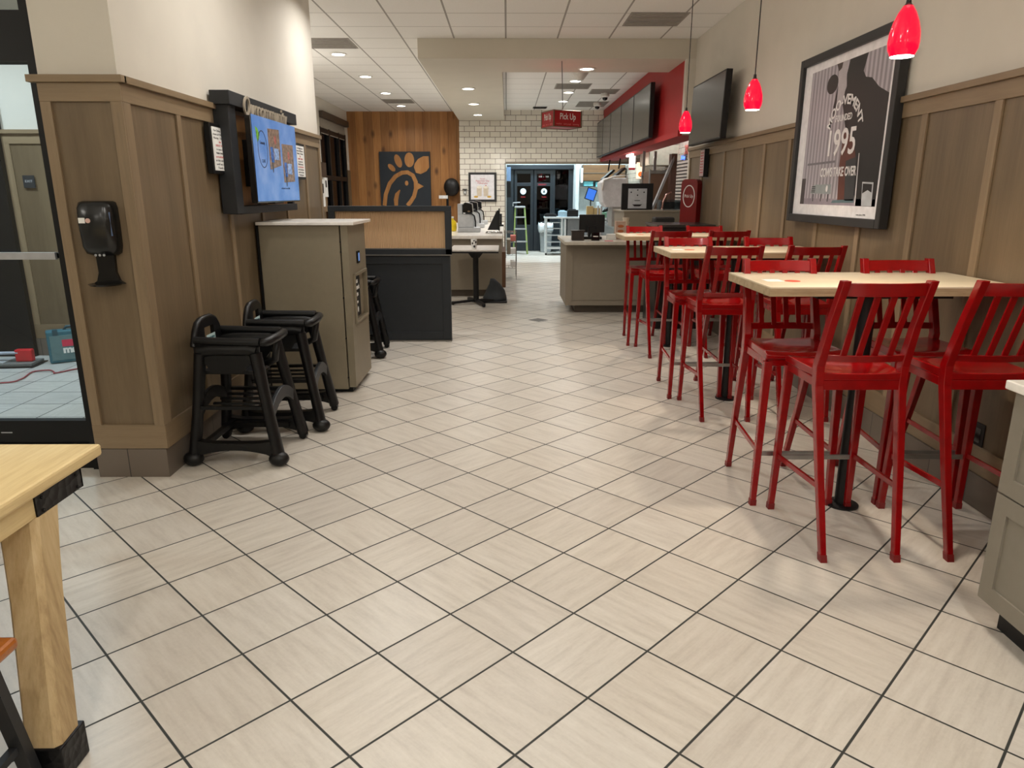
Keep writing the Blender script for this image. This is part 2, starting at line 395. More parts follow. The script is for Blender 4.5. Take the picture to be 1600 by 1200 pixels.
# ceiling lights
def downlight(x, y, z, label, power=LP, col=NEUT, m=LENS, r=.085, group='recessed downlights in the main ceiling'):
    t = thing('recessed_downlight', label, 'ceiling light', (x, y, z), group=group)
    MB().lathe([(r, .0), (r+.028, -.001), (r+.028, -.009), (r, -.012), (r, 0)], n=28, cap=False).build('trim_ring', WHITE, t, smooth=30)
    MB().lathe([(.0, .002), (r+.002, .002), (r+.002, -.006), (0, -.006)], n=28).build('lens', m, t)
    ld = bpy.data.lights.new('lamp', 'AREA'); ld.shape = 'DISK'; ld.size = .16; ld.energy = power; ld.color = col; ld.spread = math.radians(150)
    lo = bpy.data.objects.new('lamp', ld); COL.objects.link(lo); lo.parent = t; lo.location = (0, 0, -.02)
    return t
for i, (y, w) in enumerate(((10.14, 'nearest the camera, beside the near vent'), (12.0, 'second from the near vent'), (13.91, 'just before the small far vent'), (15.88, 'farthest, in front of the wood wall'))):
    downlight(-2.21, y, CZ, 'white recessed light in the left ceiling, '+w, LP*.5)
for x, y, l in ((-1.15, 6.75, 'by the black partition'), (.3, 5.9, 'over the middle of the aisle'), (-1.0, 4.6, 'over the high chairs'), (1.1, .45, 'by the grey cabinet'), (-.7, .4, 'by the timber table')):
    downlight(x, y, CZ, 'white recessed ceiling light in the near ceiling, '+l, LP*(.95 if y > 6.5 or x > 1 else .55), group='recessed downlights above the near seating')
for y, w in ((11.66, 'nearest of its row of three'), (13.6, 'middle of its row of three'), (15.44, 'farthest of its row of three')):
    downlight(-.59, y, 3.0, 'bright round light in the lowered soffit, '+w, LP*.75, group='recessed downlights in the soffit')
downlight(1.03, 9.85, 3.0, 'bright round light in the front band of the soffit, right of the hanging sign wire', LP*.7, group='recessed downlights in the soffit')
for y, w in ((12.43, 'nearest of three, beside the detector'), (13.8, 'middle of three'), (15.1, 'farthest of three')):
    downlight(1.12, y, CZ, 'round light in the raised kitchen ceiling, '+w, LP*.55, group='recessed downlights in the raised ceiling')
for x, y, l in ((.7, 17.6, 'left of two'), (2.3, 17.6, 'right of two')):
    downlight(x, y, 3.2, 'cool white light over the kitchen behind the tiled header, '+l, 62, COOL, LENSC, group='kitchen ceiling lights behind the header')
downlight(2.62, 12.4, CZ-.02, 'cool white light over the right kitchen line behind the red bulkhead', 36, COOL, LENSC)
for x, y, l in ((-3.2, 5.2, 'nearer the oak column'), (-4.6, 5.4, 'over the tile cutter')):
    downlight(x, y, 3.2, 'cool white ceiling light in the glazed vestibule, '+l, 30, COOL, LENSC, group='vestibule ceiling lights')

for x, y, z, w in ((-4.3, 1.6, 2.35, 'left of the oak column'), (-3.2, -1.4, 2.35, 'behind the timber table'), (-.2, -2.0, 2.35, 'behind the camera'), (1.4, -1.2, 2.35, 'behind the grey cabinet'), (-1.9, .2, 2.35, 'above the timber table'),
                   (-.25, 1.6, 2.6, 'over the near aisle'), (-.25, 4.1, 2.72, 'over the aisle beside the first high table'), (-3.0, 8.3, 2.4, 'behind the left wall, nearer'), (-3.1, 10.1, 2.4, 'behind the left wall, farther')):  # globes added out of view to brighten the ceiling and walls
    t = thing('globe_pendant', 'frosted globe pendant of the near dining area, '+w, 'lamp', (x, y, z), group='frosted globe pendants of the near dining area')
    MB().ball((0, 0, 0), .12, u=24, v=16).build('globe', M('frosted_glow', (255, 250, 240), .4, emit=GP), t, smooth=True); MB().tube([(0, 0, .11), (0, 0, CZ-z)], .005, 6).build('cord', BLACK, t)

def vent(x, y, w, d, label, m=VENT, z=CZ):
    t = thing('ceiling_vent', label, 'vent', (x, y, z), group='grey ceiling vents')
    MB().box(-w/2, w/2, -d/2, d/2, -.006, 0).build('face_plate', m, t)
    b = MB()
    for k in range(9):
        q = -d/2+d*(k+.5)/9; b.box(-w/2+.02, w/2-.02, q-.006, q+.006, -.011, -.006)
    b.build('slats', m, t)
vent(-2.17, 9.46, .6, .6, 'grey square vent in the left ceiling, beside the nearest left downlight')
vent(-2.16, 15.13, .6, .6, 'small grey vent in the left ceiling near the wood wall')
vent(1.56, 8.19, .6, .6, 'grey square vent in the ceiling above the right wall television')
vent(1.13, 13.05, .6, .6, 'grey vent in the raised kitchen ceiling between two round lights')
vent(1.75, 13.7, .5, .6, 'grey vent in the raised ceiling under the near white camera')
vent(1.75, 15.6, .6, .9, 'grey vent in the raised ceiling under the far white camera')
vent(.71, 16.2, .3, .3, 'small black vent in the raised ceiling above the tiled wall', BLACK)
t = thing('smoke_detector', 'white cone shaped detector hanging below the raised kitchen ceiling', 'detector', (1.10, 11.5, CZ))
MB().lathe([(.0, 0), (.13, 0), (.13, -.03), (.05, -.13), (0, -.14)], n=20).build('housing', WHITE, t, smooth=40)
for x, y, l in ((1.80, 13.9, 'white dome security camera on the kitchen ceiling, nearer the menu screens'), (1.83, 15.3, 'white dome security camera on the kitchen ceiling, nearer the tiled wall')):
    t = thing('security_camera', l, 'camera', (x, y, CZ), group='ceiling security cameras')
    MB().lathe([(.0, 0), (.08, 0), (.08, -.06), (.06, -.08), (0, -.08)], n=20).build('mount', WHITE, t, smooth=40)
    MB().lathe([(.05, -.08), (.045, -.11), (.02, -.13), (0, -.132)], n=16).build('dome', GLOSSB, t, smooth=True)

# pendants
def pendant(x, y, zb, label):
    t = thing('pendant_lamp', label, 'lamp', (x, y, zb), group='red glass pendants over the high tables')
    MB().tube([(0, 0, .19), (0, 0, CZ-zb)], .0035, 6).build('cord', BLACK, t)
    MB().lathe([(0, .205), (.008, .205), (.010, .185), (.018, .175), (0, .174)], n=16).build('cap', BLACK, t, smooth=30)
    prof = [(r*.81, z*.82) for r, z in ((.052, 0), (.066, .03), (.0695, .06), (.067, .10), (.056, .145), (.040, .185), (.022, .215), (.004, .222))]
    inner = [(r-.004, z) for r, z in prof[::-1]]
    m = MATS.get('red_glass')
    if not m:
        n = NT('red_glass'); n.b.inputs['Base Color'].default_value = lin((130, 4, 14)); n.b.inputs['Roughness'].default_value = .12
        n.b.inputs['Emission Color'].default_value = (1, .0008, .035, 1); n.b.inputs['Emission Strength'].default_value = 1.0
        m = MATS['red_glass'] = n.m
    MB().lathe(prof, n=32).build('shade', m, t, smooth=50)
    MB().lathe([(0, -.002), (.0415, -.002), (.0415, .001), (0, .001)], n=28).build('lit_opening', LENS, t)
    MB().lathe([(.030, 3.21-zb-.02), (.06, 3.21-zb), (.0, 3.21-zb+.005)], n=20).build('canopy', WHITE, t)
    ld = bpy.data.lights.new('lamp', 'AREA'); ld.shape = 'DISK'; ld.size = .09; ld.energy = 5; ld.color = (1, .85, .68); ld.spread = math.radians(120)
    lo = bpy.data.objects.new('lamp', ld); COL.objects.link(lo); lo.parent = t; lo.location = (0, 0, -.01)
    ld = bpy.data.lights.new('glow', 'POINT'); ld.shadow_soft_size = .03; ld.energy = .35; ld.color = (1, .12, .12)
    lo = bpy.data.objects.new('glow', ld); COL.objects.link(lo); lo.parent = t; lo.location = (.0, 0, .27)
pendant(1.518, 2.95, 1.965, 'red glass pendant in front of the framed cow poster, nearest of three')
pendant(1.535, 4.72, 1.96, 'red glass pendant between the wall television and the cow poster, middle of three')
pendant(1.57, 6.6, 1.97, 'red glass pendant in front of the red bulkhead, farthest of three')

# ------------------------------------------------------------------ tables and stools
def bar_table(y, label, near=False):
    t = thing('bar_table', label, 'table', (1.62, y, 0), group='high plywood topped tables along the right wall')
    x0, x1, y0, y1 = -.50, .61, -.125+.0, .45
    x0 = 1.13-1.62; x1 = 2.235-1.62; y0 = -.12; y1 = .47
    o = MB().box(x0, x1, y0, y1, 1.062, 1.068).build('laminate_top', BIRCH, t)
    o = MB().box(x0, x1, y0, y1, 1.028, 1.062).build('plywood_edge', BIRCHE, t)
    MB().tube([(0, 0, .012), (0, 0, 1.01)], .036, 20).build('column', BLACK, t, smooth=40)
    MB().lathe([(0, 0), (.075, 0), (.075, .008), (.05, .014), (0, .014)], n=28).build('floor_flange', BLACK, t, smooth=40)
    MB().box(-.25, .35, -.05, .05, 1.008, 1.028).build('top_plate', BLACK, t)
    b = MB().lathe([(0, .001), (.035, .001), (.035, .002), (0, .002)], (-.31, .10, 1.067), 20)
    b.build('sticker', M('orange_red_print', (206, 84, 60), .6), t)
    MB().box(-.43, -.355, .08, .16, 1.068, 1.0695).build('sticker', PAPER, t)
    return t
bt = bar_table(3.16, 'light plywood high table nearest the camera, under the cow poster')
dup(bt, (1.605, 5.0, 0), label='light plywood high table in the middle of the row of three')
dup(bt, (1.59, 6.86, 0), label='light plywood high table farthest along the row, beside the service counter')

def make_stool():
    t = thing('bar_stool', '', 'stool', group='red slat back bar stools around the high tables')
    def rear(s):
        b = MB(); pts = [(s*.15, -.255, 0), (s*.163, -.16, .36), (s*.170, -.072, .70), (s*.172, -.068, .78), (s*.168, -.12, .95), (s*.165, -.197, 1.14)]
        w = [.025, .029, .034, .034, .031, .031]; rings = []
        for p, q in zip(pts, w): rings.append([Vector(p)+Vector((a*q/2, c*q*.62, 0)) for a, c in ((-1, -1), (1, -1), (1, 1), (-1, 1))])
        return b.loft(rings)
    def front(s):
        return MB().bar((s*.183, .252, 0), (s*.168, .235, .71), .026, .028, .036, .038)
    for s in (-1, 1):
        o = rear(s).build('leg', RED, t, bev=.003); MB().bar((s*.15, -.2555, 0), (s*.1512, -.247, .03), .0275, .033).build('foot_cap', REDD, o)
        o = front(s).build('leg', RED, t, bev=.003); MB().bar((s*.183, .252, 0), (s*.1825, .2515, .03), .029, .031).build('foot_cap', REDD, o)
    # saddle seat
    b = MB(); N = 12; rings = []
    for j in range(N+1):
        v = j/N; y = -.09+.345*v; hw = .165+.018*math.sin(v*math.pi/2)
        top = []; 
        for i in range(N+1):
            u = i/N*2-1
            z = .752-.014*(1-u*u)*math.sin(min(1, v*1.15+.1)*math.pi*.8)**2+.006*abs(u)**3-(.012 if v > .97 else 0)
            top.append(Vector((u*hw, y, z)))
        bot = [Vector((u*hw, y, .722)) for u in [1-i/N*2 for i in range(N+1)]]
        rings.append(top+bot)
    b.loft(rings); b.build('seat', RED, t, smooth=40, bev=.004)
    b = MB()
    for s in (-1, 1): b.beam((s*.166, -.08, .705), (s*.168, .235, .705), .02, .036)
    b.box(-.168, .168, .222, .245, .688, .722).box(-.166, .166, -.09, -.062, .682, .722)
    b.build('seat_apron', RED, t, bev=.002)
    # back: curved top rail, lower rail, four slats
    def rail(z0, h, yb, curve, hw, th=.016):
        rings = []
        for i in range(9):
            u = i/4-1; y = yb+curve*(1-u*u)*-1
            rings.append([Vector((u*hw, y-th/2, z0)), Vector((u*hw, y+th/2, z0)), Vector((u*hw, y+th/2-.012, z0+h)), Vector((u*hw, y-th/2-.012, z0+h))])
        return MB().loft(rings)
    rail(1.078, .052, -.176, .022, .155).build('top_rail', RED, t, smooth=30, bev=.002)
    rail(.80, .03, -.078, .02, .16, .014).build('lower_rail', RED, t, smooth=30, bev=.002)
    for k in range(4):
        x = -.093+.062*k; MB().loft([[Vector((x*f+a*.0125, y+c*.005, z)) for a, c in ((-1, -1), (1, -1), (1, 1), (-1, 1))] for y, z, f in ((-.097, .82, 1), (-.143, .95, 1), (-.192, 1.085, 1.03))]).build('slat', RED, t, bev=.0015)
    for s in (-1, 1): MB().beam((s*.178, .248, .272), (s*.159, -.185, .292), .012, .024).build('stretcher', RED, t, bev=.002)
    MB().beam((-.176, .248, .262), (.176, .248, .262), .012, .022).build('foot_rest', STEEL, t, bev=.002, )
    return t
stool0 = make_stool(); used = False
rows = ((3.16, 'nearest'), (5.0, 'middle'), (6.86, 'farthest'))
for y0, w in rows:
    for x, dy, rz, l in ((1.445, -.29, 0, 'red bar stool on the aisle side, back to the camera, at the %s high table'),
                         (1.965, -.29, 0, 'red bar stool on the wall side, back to the camera, at the %s high table'),
                         (1.37, .255, math.pi, 'red bar stool on the aisle side, facing the camera behind the %s high table'),
                         (1.98, .26, math.pi, 'red bar stool on the wall side, facing the camera behind the %s high table')):
        jx, jr = (random.random()-.5)*.02, (random.random()-.5)*.04
        if used: s = dup(stool0, (x+jx, y0+dy, 0), rz+jr, l % w)
        else: s = stool0; used = True; s.location = (x+jx, y0+dy, 0); s.rotation_euler.z = rz; s['label'] = l % w

# ------------------------------------------------------------------ high chairs
def make_highchair():
    t = thing('high_chair', '', 'high chair', group='black plastic high chairs along the left wall')
    # local: seat opens to +x, near side frame at -y
    def side(y, lean, cast):
        b = MB(); yt = y*.72
        def P(x, z): return (x, y+(yt-y)*z/.66, z)
        b.tube([P(-.235, .04), P(-.20, .30), P(-.165, .62)], [.045, .040, .044], 14, ratio=.7)
        b.tube([P(.235, .04), P(.185, .32), P(.135, .62)], [.046, .042, .046], 14, ratio=.7)
        b.tube([P(-.17, .63), P(-.1, .64), P(.1, .64), P(.145, .63)], .036, 12)
        # deep panel under the top rail
        yy = y+(yt-y)*.9
        b.prism([(-.185, .655), (.155, .655), (.165, .57), (.10, .56), (.075, .525), (.05, .515), (-.09, .515), (-.115, .525), (-.135, .56), (-.19, .57)], -.012, .012, frame('-y', (0, yy, 0)))
        # thin middle shelf bar, arched bottom bar
        b.box(-.195, .19, y*.9-.014, y*.9+.014, .315, .333)
        n = 10; top = [(-.21+.42*i/n, .145-.015*(1-(i/n*2-1)**4)) for i in range(n+1)]; bot = [(.21-.42*i/n, .055+.035*(1-(i/n*2-1)**2)) for i in range(n+1)]
        b.prism(top+bot, -.026, .026, frame('-y', (0, y*.98, 0)))
        return b
    side(-.225, 0, False).build('side_frame', BPLAS, t, smooth=50)
    side(.225, 0, True).build('side_frame', BPLAS, t, smooth=50)
    for s in (-1, 1): MB().ball((s*.237, -.235, .04), .051, (1.1, .95, .8)).build('foot', BPLAS, t, smooth=True)
    for s in (-1, 1):
        o = MB().tube([(s*.237, .20, .022), (s*.237, .245, .022)], .022, 16).build('caster', BPLAS, t, smooth=40)
        MB().box(s*.237-.012, s*.237+.012, .205, .24, .03, .07).build('caster_fork', BPLAS, o)
    # arched cross panels front and rear, base shelf
    for sx in (1, -1):
        x = .20*sx; n = 10
        top = [(-.195+.39*i/n, .315+.075*(1-(i/n*2-1)**2)) for i in range(n+1)]; bot = [(.195-.39*i/n, .235+.085*(1-(i/n*2-1)**2)) for i in range(n+1)]
        MB().prism(top+bot, -.012, .012, frame('+x', (x, 0, 0))).build('cross_arch', BPLAS if sx < 0 else M('dark_grey_plastic', (32, 35, 39), .45), t, bev=.004)
    b = MB()
    for i in range(4): b.box(-.17, .17, -.17+.1*i, -.15+.1*i, .30, .312)
    b.box(-.19, -.16, -.19, .19, .10, .13).box(-.17, .17, .16, .2, .09, .12)
    b.build('rack', BPLAS, t)
    # rim, arms and back
    for s in (-1, 1):
        b = MB(); b.tube([(-.185, s*.17, .69), (0, s*.176, .685), (.165, s*.17, .68)], [.022, .022, .025], 10)
        b.box(-.18, .16, s*.171-.008, s*.171+.008, .60, .685); b.build('arm_rim', BPLAS, t, smooth=50)
    MB().tube([(.16, -.17, .675), (.195, -.14, .677), (.208, 0, .68), (.195, .14, .677), (.16, .17, .675)], [.02, .024, .025, .024, .02], 10).build('front_bar', BPLAS, t, smooth=True)
    # back shell with hand hole: built as an arch plus lower plate
    m = frame('+x', (-.185, 0, 0))
    b = MB(); out = [(0.172, 0.535), (0.175, 0.655), (0.160, 0.690), (0.139, 0.730), (0.109, 0.765), (0.067, 0.781), (0.000, 0.785), (-0.067, 0.781), (-0.109, 0.765), (-0.139, 0.730), (-0.160, 0.690), (-0.175, 0.655), (-0.172, 0.535)]
    b.prism([(-0.172, 0.535), (0.172, 0.535), (0.175, 0.675), (-0.175, 0.675)], -.010, .010, m)
    b.prism([(-0.175, 0.675), (-0.059, 0.675), (-0.059, 0.781), (-0.109, 0.765), (-0.139, 0.730), (-0.160, 0.690)], -.010, .010, m); b.prism([(0.059, 0.675), (0.175, 0.675), (0.160, 0.690), (0.139, 0.730), (0.109, 0.765), (0.059, 0.781)], -.010, .010, m)
    b.prism([(-0.059, 0.740), (0.059, 0.740), (0.059, 0.783), (-0.059, 0.783)], -.010, .010, m)
    b.tube([m @ Vector((x, y, -.008)) for x, y in out[1:-1]], .019, 8)
    b.build('backrest', BPLAS, t, smooth=50)
    b = MB(); b.box(-.17, .14, -.16, .16, .50, .52)
    b.build('seat', BPLAS, t, bev=.004)
    MB().tube([(.12, 0, .52), (.18, 0, .55), (.205, 0, .675)], [.02, .022, .018], 10).build('crotch_post', BPLAS, t, smooth=True)
    mm = frame('+x', (-.172, 0, 0)); o = MB().prism([(-.05, .595), (.06, .595), (.06, .695), (-.05, .695)], 0, .002, mm).build('sticker', M('aqua_label', (196, 222, 222), .5), t)
    o['label'] = 'pale blue printed label'
    text('label_print', '!', M('pink_print', (206, 120, 130), .6), frame('+x', (-.1685, .03, .62)), .05, parent=o)
    text('label_print', 'WARNING', M('teal_print', (60, 110, 120), .6), frame('+x', (-.1685, .005, .675)), .018, .09, parent=o)
    return t
hc = make_highchair(); hc.location = (-1.495, 3.93, 0); hc.rotation_euler.z = math.radians(-1); hc['label'] = 'black plastic high chair nearest the camera against the left wainscot'
dup(hc, (-1.425, 4.50, 0), math.radians(3), 'black plastic high chair between the near high chair and the taupe bin cabinet')
dup(hc, (-1.40, 6.56, 0), math.radians(2), 'black high chair mostly hidden between the bin cabinet and the black divider')

# ------------------------------------------------------------------ bin cabinet
t = thing('bin_cabinet', 'tall taupe metal waste cabinet with white top behind the high chairs', 'cabinet', (-1.45, 5.16, 0))
def tb(n, m, d, bev=0, p=None): o = box(n, m, d, p or t, bev); o.location = -Vector(t.location) if not p else (0, 0, 0); return o
tb('body', TAUPE, (-1.765, -1.195, 5.16, 5.78, .03, 1.235), .004)
b = MB().box(-1.185, -1.135, 5.165, 5.28, .045, 1.235).box(-1.185, -1.135, 5.70, 5.775, .045, 1.235).box(-1.185, -1.135, 5.28, 5.70, .045, .52).box(-1.185, -1.135, 5.28, 5.70, .87, 1.235).box(-1.2, -1.153, 5.28, 5.70, .52, .87)
o = b.build('door', TAUPE, t, bev=0); o.location = -Vector(t.location); dr = o
b = MB().box(-1.135, -1.118, 5.27, 5.71, .86, .882).box(-1.135, -1.118, 5.27, 5.71, .505, .527).box(-1.135, -1.118, 5.262, 5.284, .505, .882).box(-1.135, -1.118, 5.696, 5.718, .505, .882); o = b.build('hatch_frame', TAUPE, dr, bev=.003)
box('notice', BLACK, (-1.153, -1.150, 5.36, 5.56, .54, .865), dr)
for i, (s, w, z) in enumerate((('Please', .10, .81), ('Throw In', .15, .76), ('Here', .10, .71), ('thank you', .09, .65))):
    text('notice_text', s, PAPER, frame('+x', (-1.1495, 5.385, z)), .05 if i < 3 else .025, w, dr, align='LEFT', bold=.002)
o = MB().prism(ell(0, 0, .018, .022, 16), 0, .002, frame('+x', (-1.151, 5.46, .59))).build('notice_symbol', PAPER, dr)
box('display', GLOSSB, (-1.135, -1.125, 5.42, 5.50, .945, 1.035), dr); o = box('lit_panel', M('blue_display', (96, 130, 190), .3, emit=.6), (-1.125, -1.1235, 5.445, 5.485, .96, 1.02), dr)
tb('top', WQ, (-1.775, -1.085, 5.135, 5.79, 1.237, 1.26), .003)
tb('back_panel', BLACK, (-1.783, -1.766, 5.165, 5.78, .0, 1.237))  # black strip standing in for the shade between cabinet and wall
tb('plinth', BLACK, (-1.74, -1.17, 5.2, 5.74, 0, .03))
for y, z in ((5.158, 1.12), (5.158, 1.05), (5.158, .72), (5.158, .42), (5.158, .12)):
    o = MB().tube([(-1.19, 5.158, z), (-1.19, 5.166, z)], .006, 8).build('screw', BLACK, t); o.location = -Vector(t.location)

# ------------------------------------------------------------------ divider with reeded panel
t = thing('partition', 'black low partition with ribbed tan glass panel standing across the aisle', 'partition', (-1.14, 7.1, 0))
def pb(n, m, d, bev=0): o = box(n, m, d, t, bev); o.location = -Vector(t.location); return o
b = MB().box(-1.735, -.545, 7.08, 7.16, 1.285, 1.335).box(-1.735, -1.675, 7.08, 7.16, .87, 1.285).box(-.605, -.545, 7.08, 7.16, .87, 1.285).box(-1.735, -.545, 7.08, 7.16, .87, .925)
o = b.build('upper_frame', DARKG, t, bev=.003); o.location = -Vector(t.location)
pb('lower_panel', DARKG, (-1.735, -.562, 7.085, 7.155, 0, .87), .002)
b = MB().box(-1.735, -1.66, 7.075, 7.085, .02, .85).box(-.64, -.562, 7.075, 7.085, .02, .85).box(-1.66, -.64, 7.075, 7.085, .02, .1).box(-1.66, -.64, 7.075, 7.085, .78, .85)
o = b.build('panel_trim', DARKG, t, bev=.002); o.location = -Vector(t.location)
pb('ledge', M('aluminium_edge', (120, 116, 110), .4, .6), (-1.735, -.55, 7.065, 7.16, .862, .872)); pb('glazing_bead', M('aluminium_edge', (0, 0, 0)), (-1.675, -.605, 7.085, 7.1, .925, .932)); pb('floor_rail', M('aluminium_edge', (0, 0, 0)), (-1.735, -.56, 7.07, 7.165, 0, .015))
rg = NT('ribbed_glass'); rg.b.inputs['Base Color'].default_value = lin((222, 186, 144)); rg.b.inputs['Roughness'].default_value = .3
rg.b.inputs['Transmission Weight'].default_value = .2; MATS['ribbed_glass'] = rg.m
b = MB(); n = 62
for i in range(n):
    x = -1.675+1.07*(i+.5)/n; b.tube([(x, 7.12, .925), (x, 7.12, 1.286)], 1.07/n/2, 8)
b.box(-1.675, -.605, 7.122, 7.128, .925, 1.286)
o = b.build('ribbed_panel', rg.m, t, smooth=30); o.location = -Vector(t.location)

# ------------------------------------------------------------------ things on the left wall
t = thing('display_frame', 'charcoal wall frame with knotty pine back and raised lettering around a screen', 'frame', (-1.78, 5.28, 1.33))
def fb(n, m, d, bev=0): o = box(n, m, d, t, bev); o.location = -Vector(t.location); return o
fb('back_board', PINE, (-1.785, -1.765, 4.70, 5.93, 1.33, 1.99))
fb('upright', CHAR, (-1.785, -1.69, 4.60, 4.72, 1.33, 1.99), .003); fb('upright', CHAR, (-1.785, -1.72, 5.90, 5.95, 1.33, 1.99), .003)
fb('top_beam', CHAR, (-1.785, -1.665, 4.57, 5.98, 1.975, 2.055), .003); fb('bottom_beam', CHAR, (-1.785, -1.70, 4.70, 5.95, 1.325, 1.375), .003)
o = text('raised_letters', 'Ourcommunity', M('bronze_letters', (176, 164, 146), .4, .25), frame('+x', (-1.652, 4.75, 1.985)), .17, .90, t, ext=.006, align='LEFT', shear=.25); o.location = -Vector(t.location)
t = thing('screen', 'flat screen showing a blue community slide, mounted on the left wall frame', 'television', (-1.70, 5.2, 1.40))
def sb(n, m, d, bev=0, p=None): o = box(n, m, d, p or t, bev); o.location = -Vector(t.location) if p is None else (0, 0, 0); return o
sb('housing', GLOSSB, (-1.645, -1.605, 4.735, 5.70, 1.395, 1.93), .004); sb('bracket', BLACK, (-1.766, -1.645, 5.0, 5.4, 1.5, 1.8)); sb('sensor_bar', BLACK, (-1.66, -1.61, 5.1, 5.3, 1.385, 1.396))
def slide():
    n = NT('lit_slide'); sp = n.n('ShaderNodeSeparateXYZ'); n.l(n.obj(), sp.inputs[0])
    f = n.noise(n.mapped(scale=(1, 1, 1)), 5, 3, .6)
    c = n.ramp(f, [(.3, (70, 122, 190)), (.5, (98, 142, 204)), (.75, (134, 164, 214))])
    n.l(c, n.b.inputs['Emission Color']); n.b.inputs['Emission Strength'].default_value = .68; n.b.inputs['Base Color'].default_value = (.02, .02, .02, 1); n.b.inputs['Roughness'].default_value = .2
    MATS['lit_slide'] = n.m; return n.m
scr = sb('picture', slide(), (-1.605, -1.603, 4.745, 5.69, 1.405, 1.938))
def em(name, c, e=.68):
    if name not in MATS:
        n = NT(name); f = n.noise(n.mapped(), 40, 3)
        cc = n.ramp(f, [(.35, tuple(v*.6 for v in c)), (.6, c)]); n.l(cc, n.b.inputs['Emission Color']); n.b.inputs['Emission Strength'].default_value = e
        n.b.inputs['Base Color'].default_value = (.01, .01, .01, 1); n.b.inputs['Roughness'].default_value = .25; MATS[name] = n.m
    return MATS[name]
m = frame('+x', (-1.603, 0, 0))
def poly(name, pts, mt, k=1, par=None): return MB().prism(pts, 0, .0004*k, m).build(name, mt, par or scr)
b = MB(); ring_pts(b, 4.915, 1.735, .095, .118, .006, 0, .0012, m); b.build('slide_oval', em('slide_navy', (30, 44, 74)), scr)
poly('slide_leaf', [(4.80, 1.87), (4.84, 1.86), (4.875, 1.825), (4.85, 1.79), (4.825, 1.775), (4.81, 1.80)], em('slide_green', (120, 190, 50)), 1)
poly('slide_photo', [(5.04, 1.875), (5.29, 1.885), (5.29, 1.645), (5.04, 1.61)], em('slide_photo_tone', (150, 120, 100)), 1); poly('slide_photo', [(5.33, 1.795), (5.60, 1.80), (5.60, 1.54), (5.33, 1.53)], em('slide_photo_tone', (0, 0, 0)), 1)
for dy, dz in ((0, 0), (.29, -.09)):
    poly('slide_shape', [(5.07+dy, 1.76+dz), (5.13+dy, 1.76+dz), (5.14+dy, 1.66+dz), (5.08+dy, 1.66+dz)], em('slide_blue', (50, 110, 190)), 2)
    poly('slide_shape', [(5.15+dy, 1.755+dz), (5.25+dy, 1.755+dz), (5.25+dy, 1.68+dz), (5.15+dy, 1.68+dz)], em('slide_pale', (160, 190, 235)), 2)
    poly('slide_shape', ell(5.19+dy, 1.81+dz, .025, .03, 12), em('slide_rose', (190, 100, 90)), 2); poly('slide_shape', ell(5.10+dy, 1.64+dz, .014, .05, 10), em('slide_dark', (40, 50, 60)), 2)
text('slide_text', 'Community', em('slide_navy', (0, 0, 0)), frame('+x', (-1.602, 4.915, 1.775)), .03, .10, scr); text('slide_text', 'CAFE', em('slide_navy', (0, 0, 0)), frame('+x', (-1.602, 4.915, 1.66)), .03, .07, scr)
text('slide_text', 'welcome to our table', em('slide_navy', (0, 0, 0)), frame('+x', (-1.602, 5.35, 1.49)), .018, .2, scr)
for y0, y1, l in ((4.44, 4.70, 'black framed dining hours notice left of the blue screen'), (6.16, 6.46, 'framed dining hours notice right of the blue screen')):
    t = thing('framed_notice', l, 'sign', (-1.785, (y0+y1)/2, 1.57), group='framed notices on the left wainscot')
    w = (y1-y0)/2; z = .29; x = -.002
    MB().box(0, .035, -w, w, 0, .29).build('frame', BLACK, t, bev=.003); p = MB().box(.035, .037, -w+.022, w-.022, .02, .27).build('paper', PAPER, t)
    for i, (s, wd, c) in enumerate((('Our Dining Room', .17, 'k'), ('closes at 9:30pm on', .19, 'k'), ('Monday - Thursday', .18, 'k'), ('the', .03, 'r'), ('DRIVE THRU', .14, 'r'), ('is open late', .12, 'k'), ('Mobile Orders only', .14, 'k'), ('available', .16, 'r'), ('at the window', .17, 'k'), ('until we close', .16, 'k'), ('Thank you', .13, 'k'))):
        text('notice_text', s, M('ink_red', (190, 30, 50), .6) if c == 'r' else M('ink_black', (30, 30, 30), .6), frame('+x', (.0372, 0, .25-.0215*i)), .018, wd, p)
# soap dispenser
t = thing('sanitizer_dispenser', 'black hand sanitizer dispenser with drip tray on the oak column', 'dispenser', (-1.965, 3.545, 1.02))
b = MB(); R = []
for z, w, d in ((.145, .060, .04), (.155, .078, .065), (.19, .086, .085), (.30, .088, .095), (.37, .086, .09), (.395, .080, .075), (.402, .066, .05)):
    R.append([Vector((w*math.copysign(abs(math.cos(a))**.55, math.cos(a)), -d*abs(math.sin(a))**.6 if math.sin(a) > 0 else 0, z)) for a in [k*math.pi/10 for k in range(20)]])
b.loft(R); b.build('housing', M('dispenser_black', (26, 27, 28), .22), t, smooth=60)
MB().prism([(-.045, .15), (.045, .15), (.042, .06), (.055, .02), (.078, .005), (-.078, .005), (-.055, .02), (-.042, .06)], -.001, .02, frame('-y', (0, 0, 0))).build('back_plate', GLOSSB, t)
MB().lathe([(0, 0), (.07, 0), (.078, .008), (.07, .008), (.06, .004), (0, .004)], (0, -.045, .002), 24).build('drip_tray', GLOSSB, t, smooth=40)
MB().box(-.058, -.028, -.097, -.094, .30, .325).build('sticker', PAPER, t); MB().prism(ell(-.014, .312, .012, .011, 14), .0935, .097, frame('-y', (0, 0, 0))).build('sticker', M('peach_label', (206, 170, 160), .5), t)
MB().box(.070, .078, -.07, -.055, .24, .35).build('level_window', M('window_blue', (96, 116, 150), .2), t)
for k in (-1, 0, 1): MB().ball((.02*k, -.062, .148), .006).build('nozzle', LGREY, t)
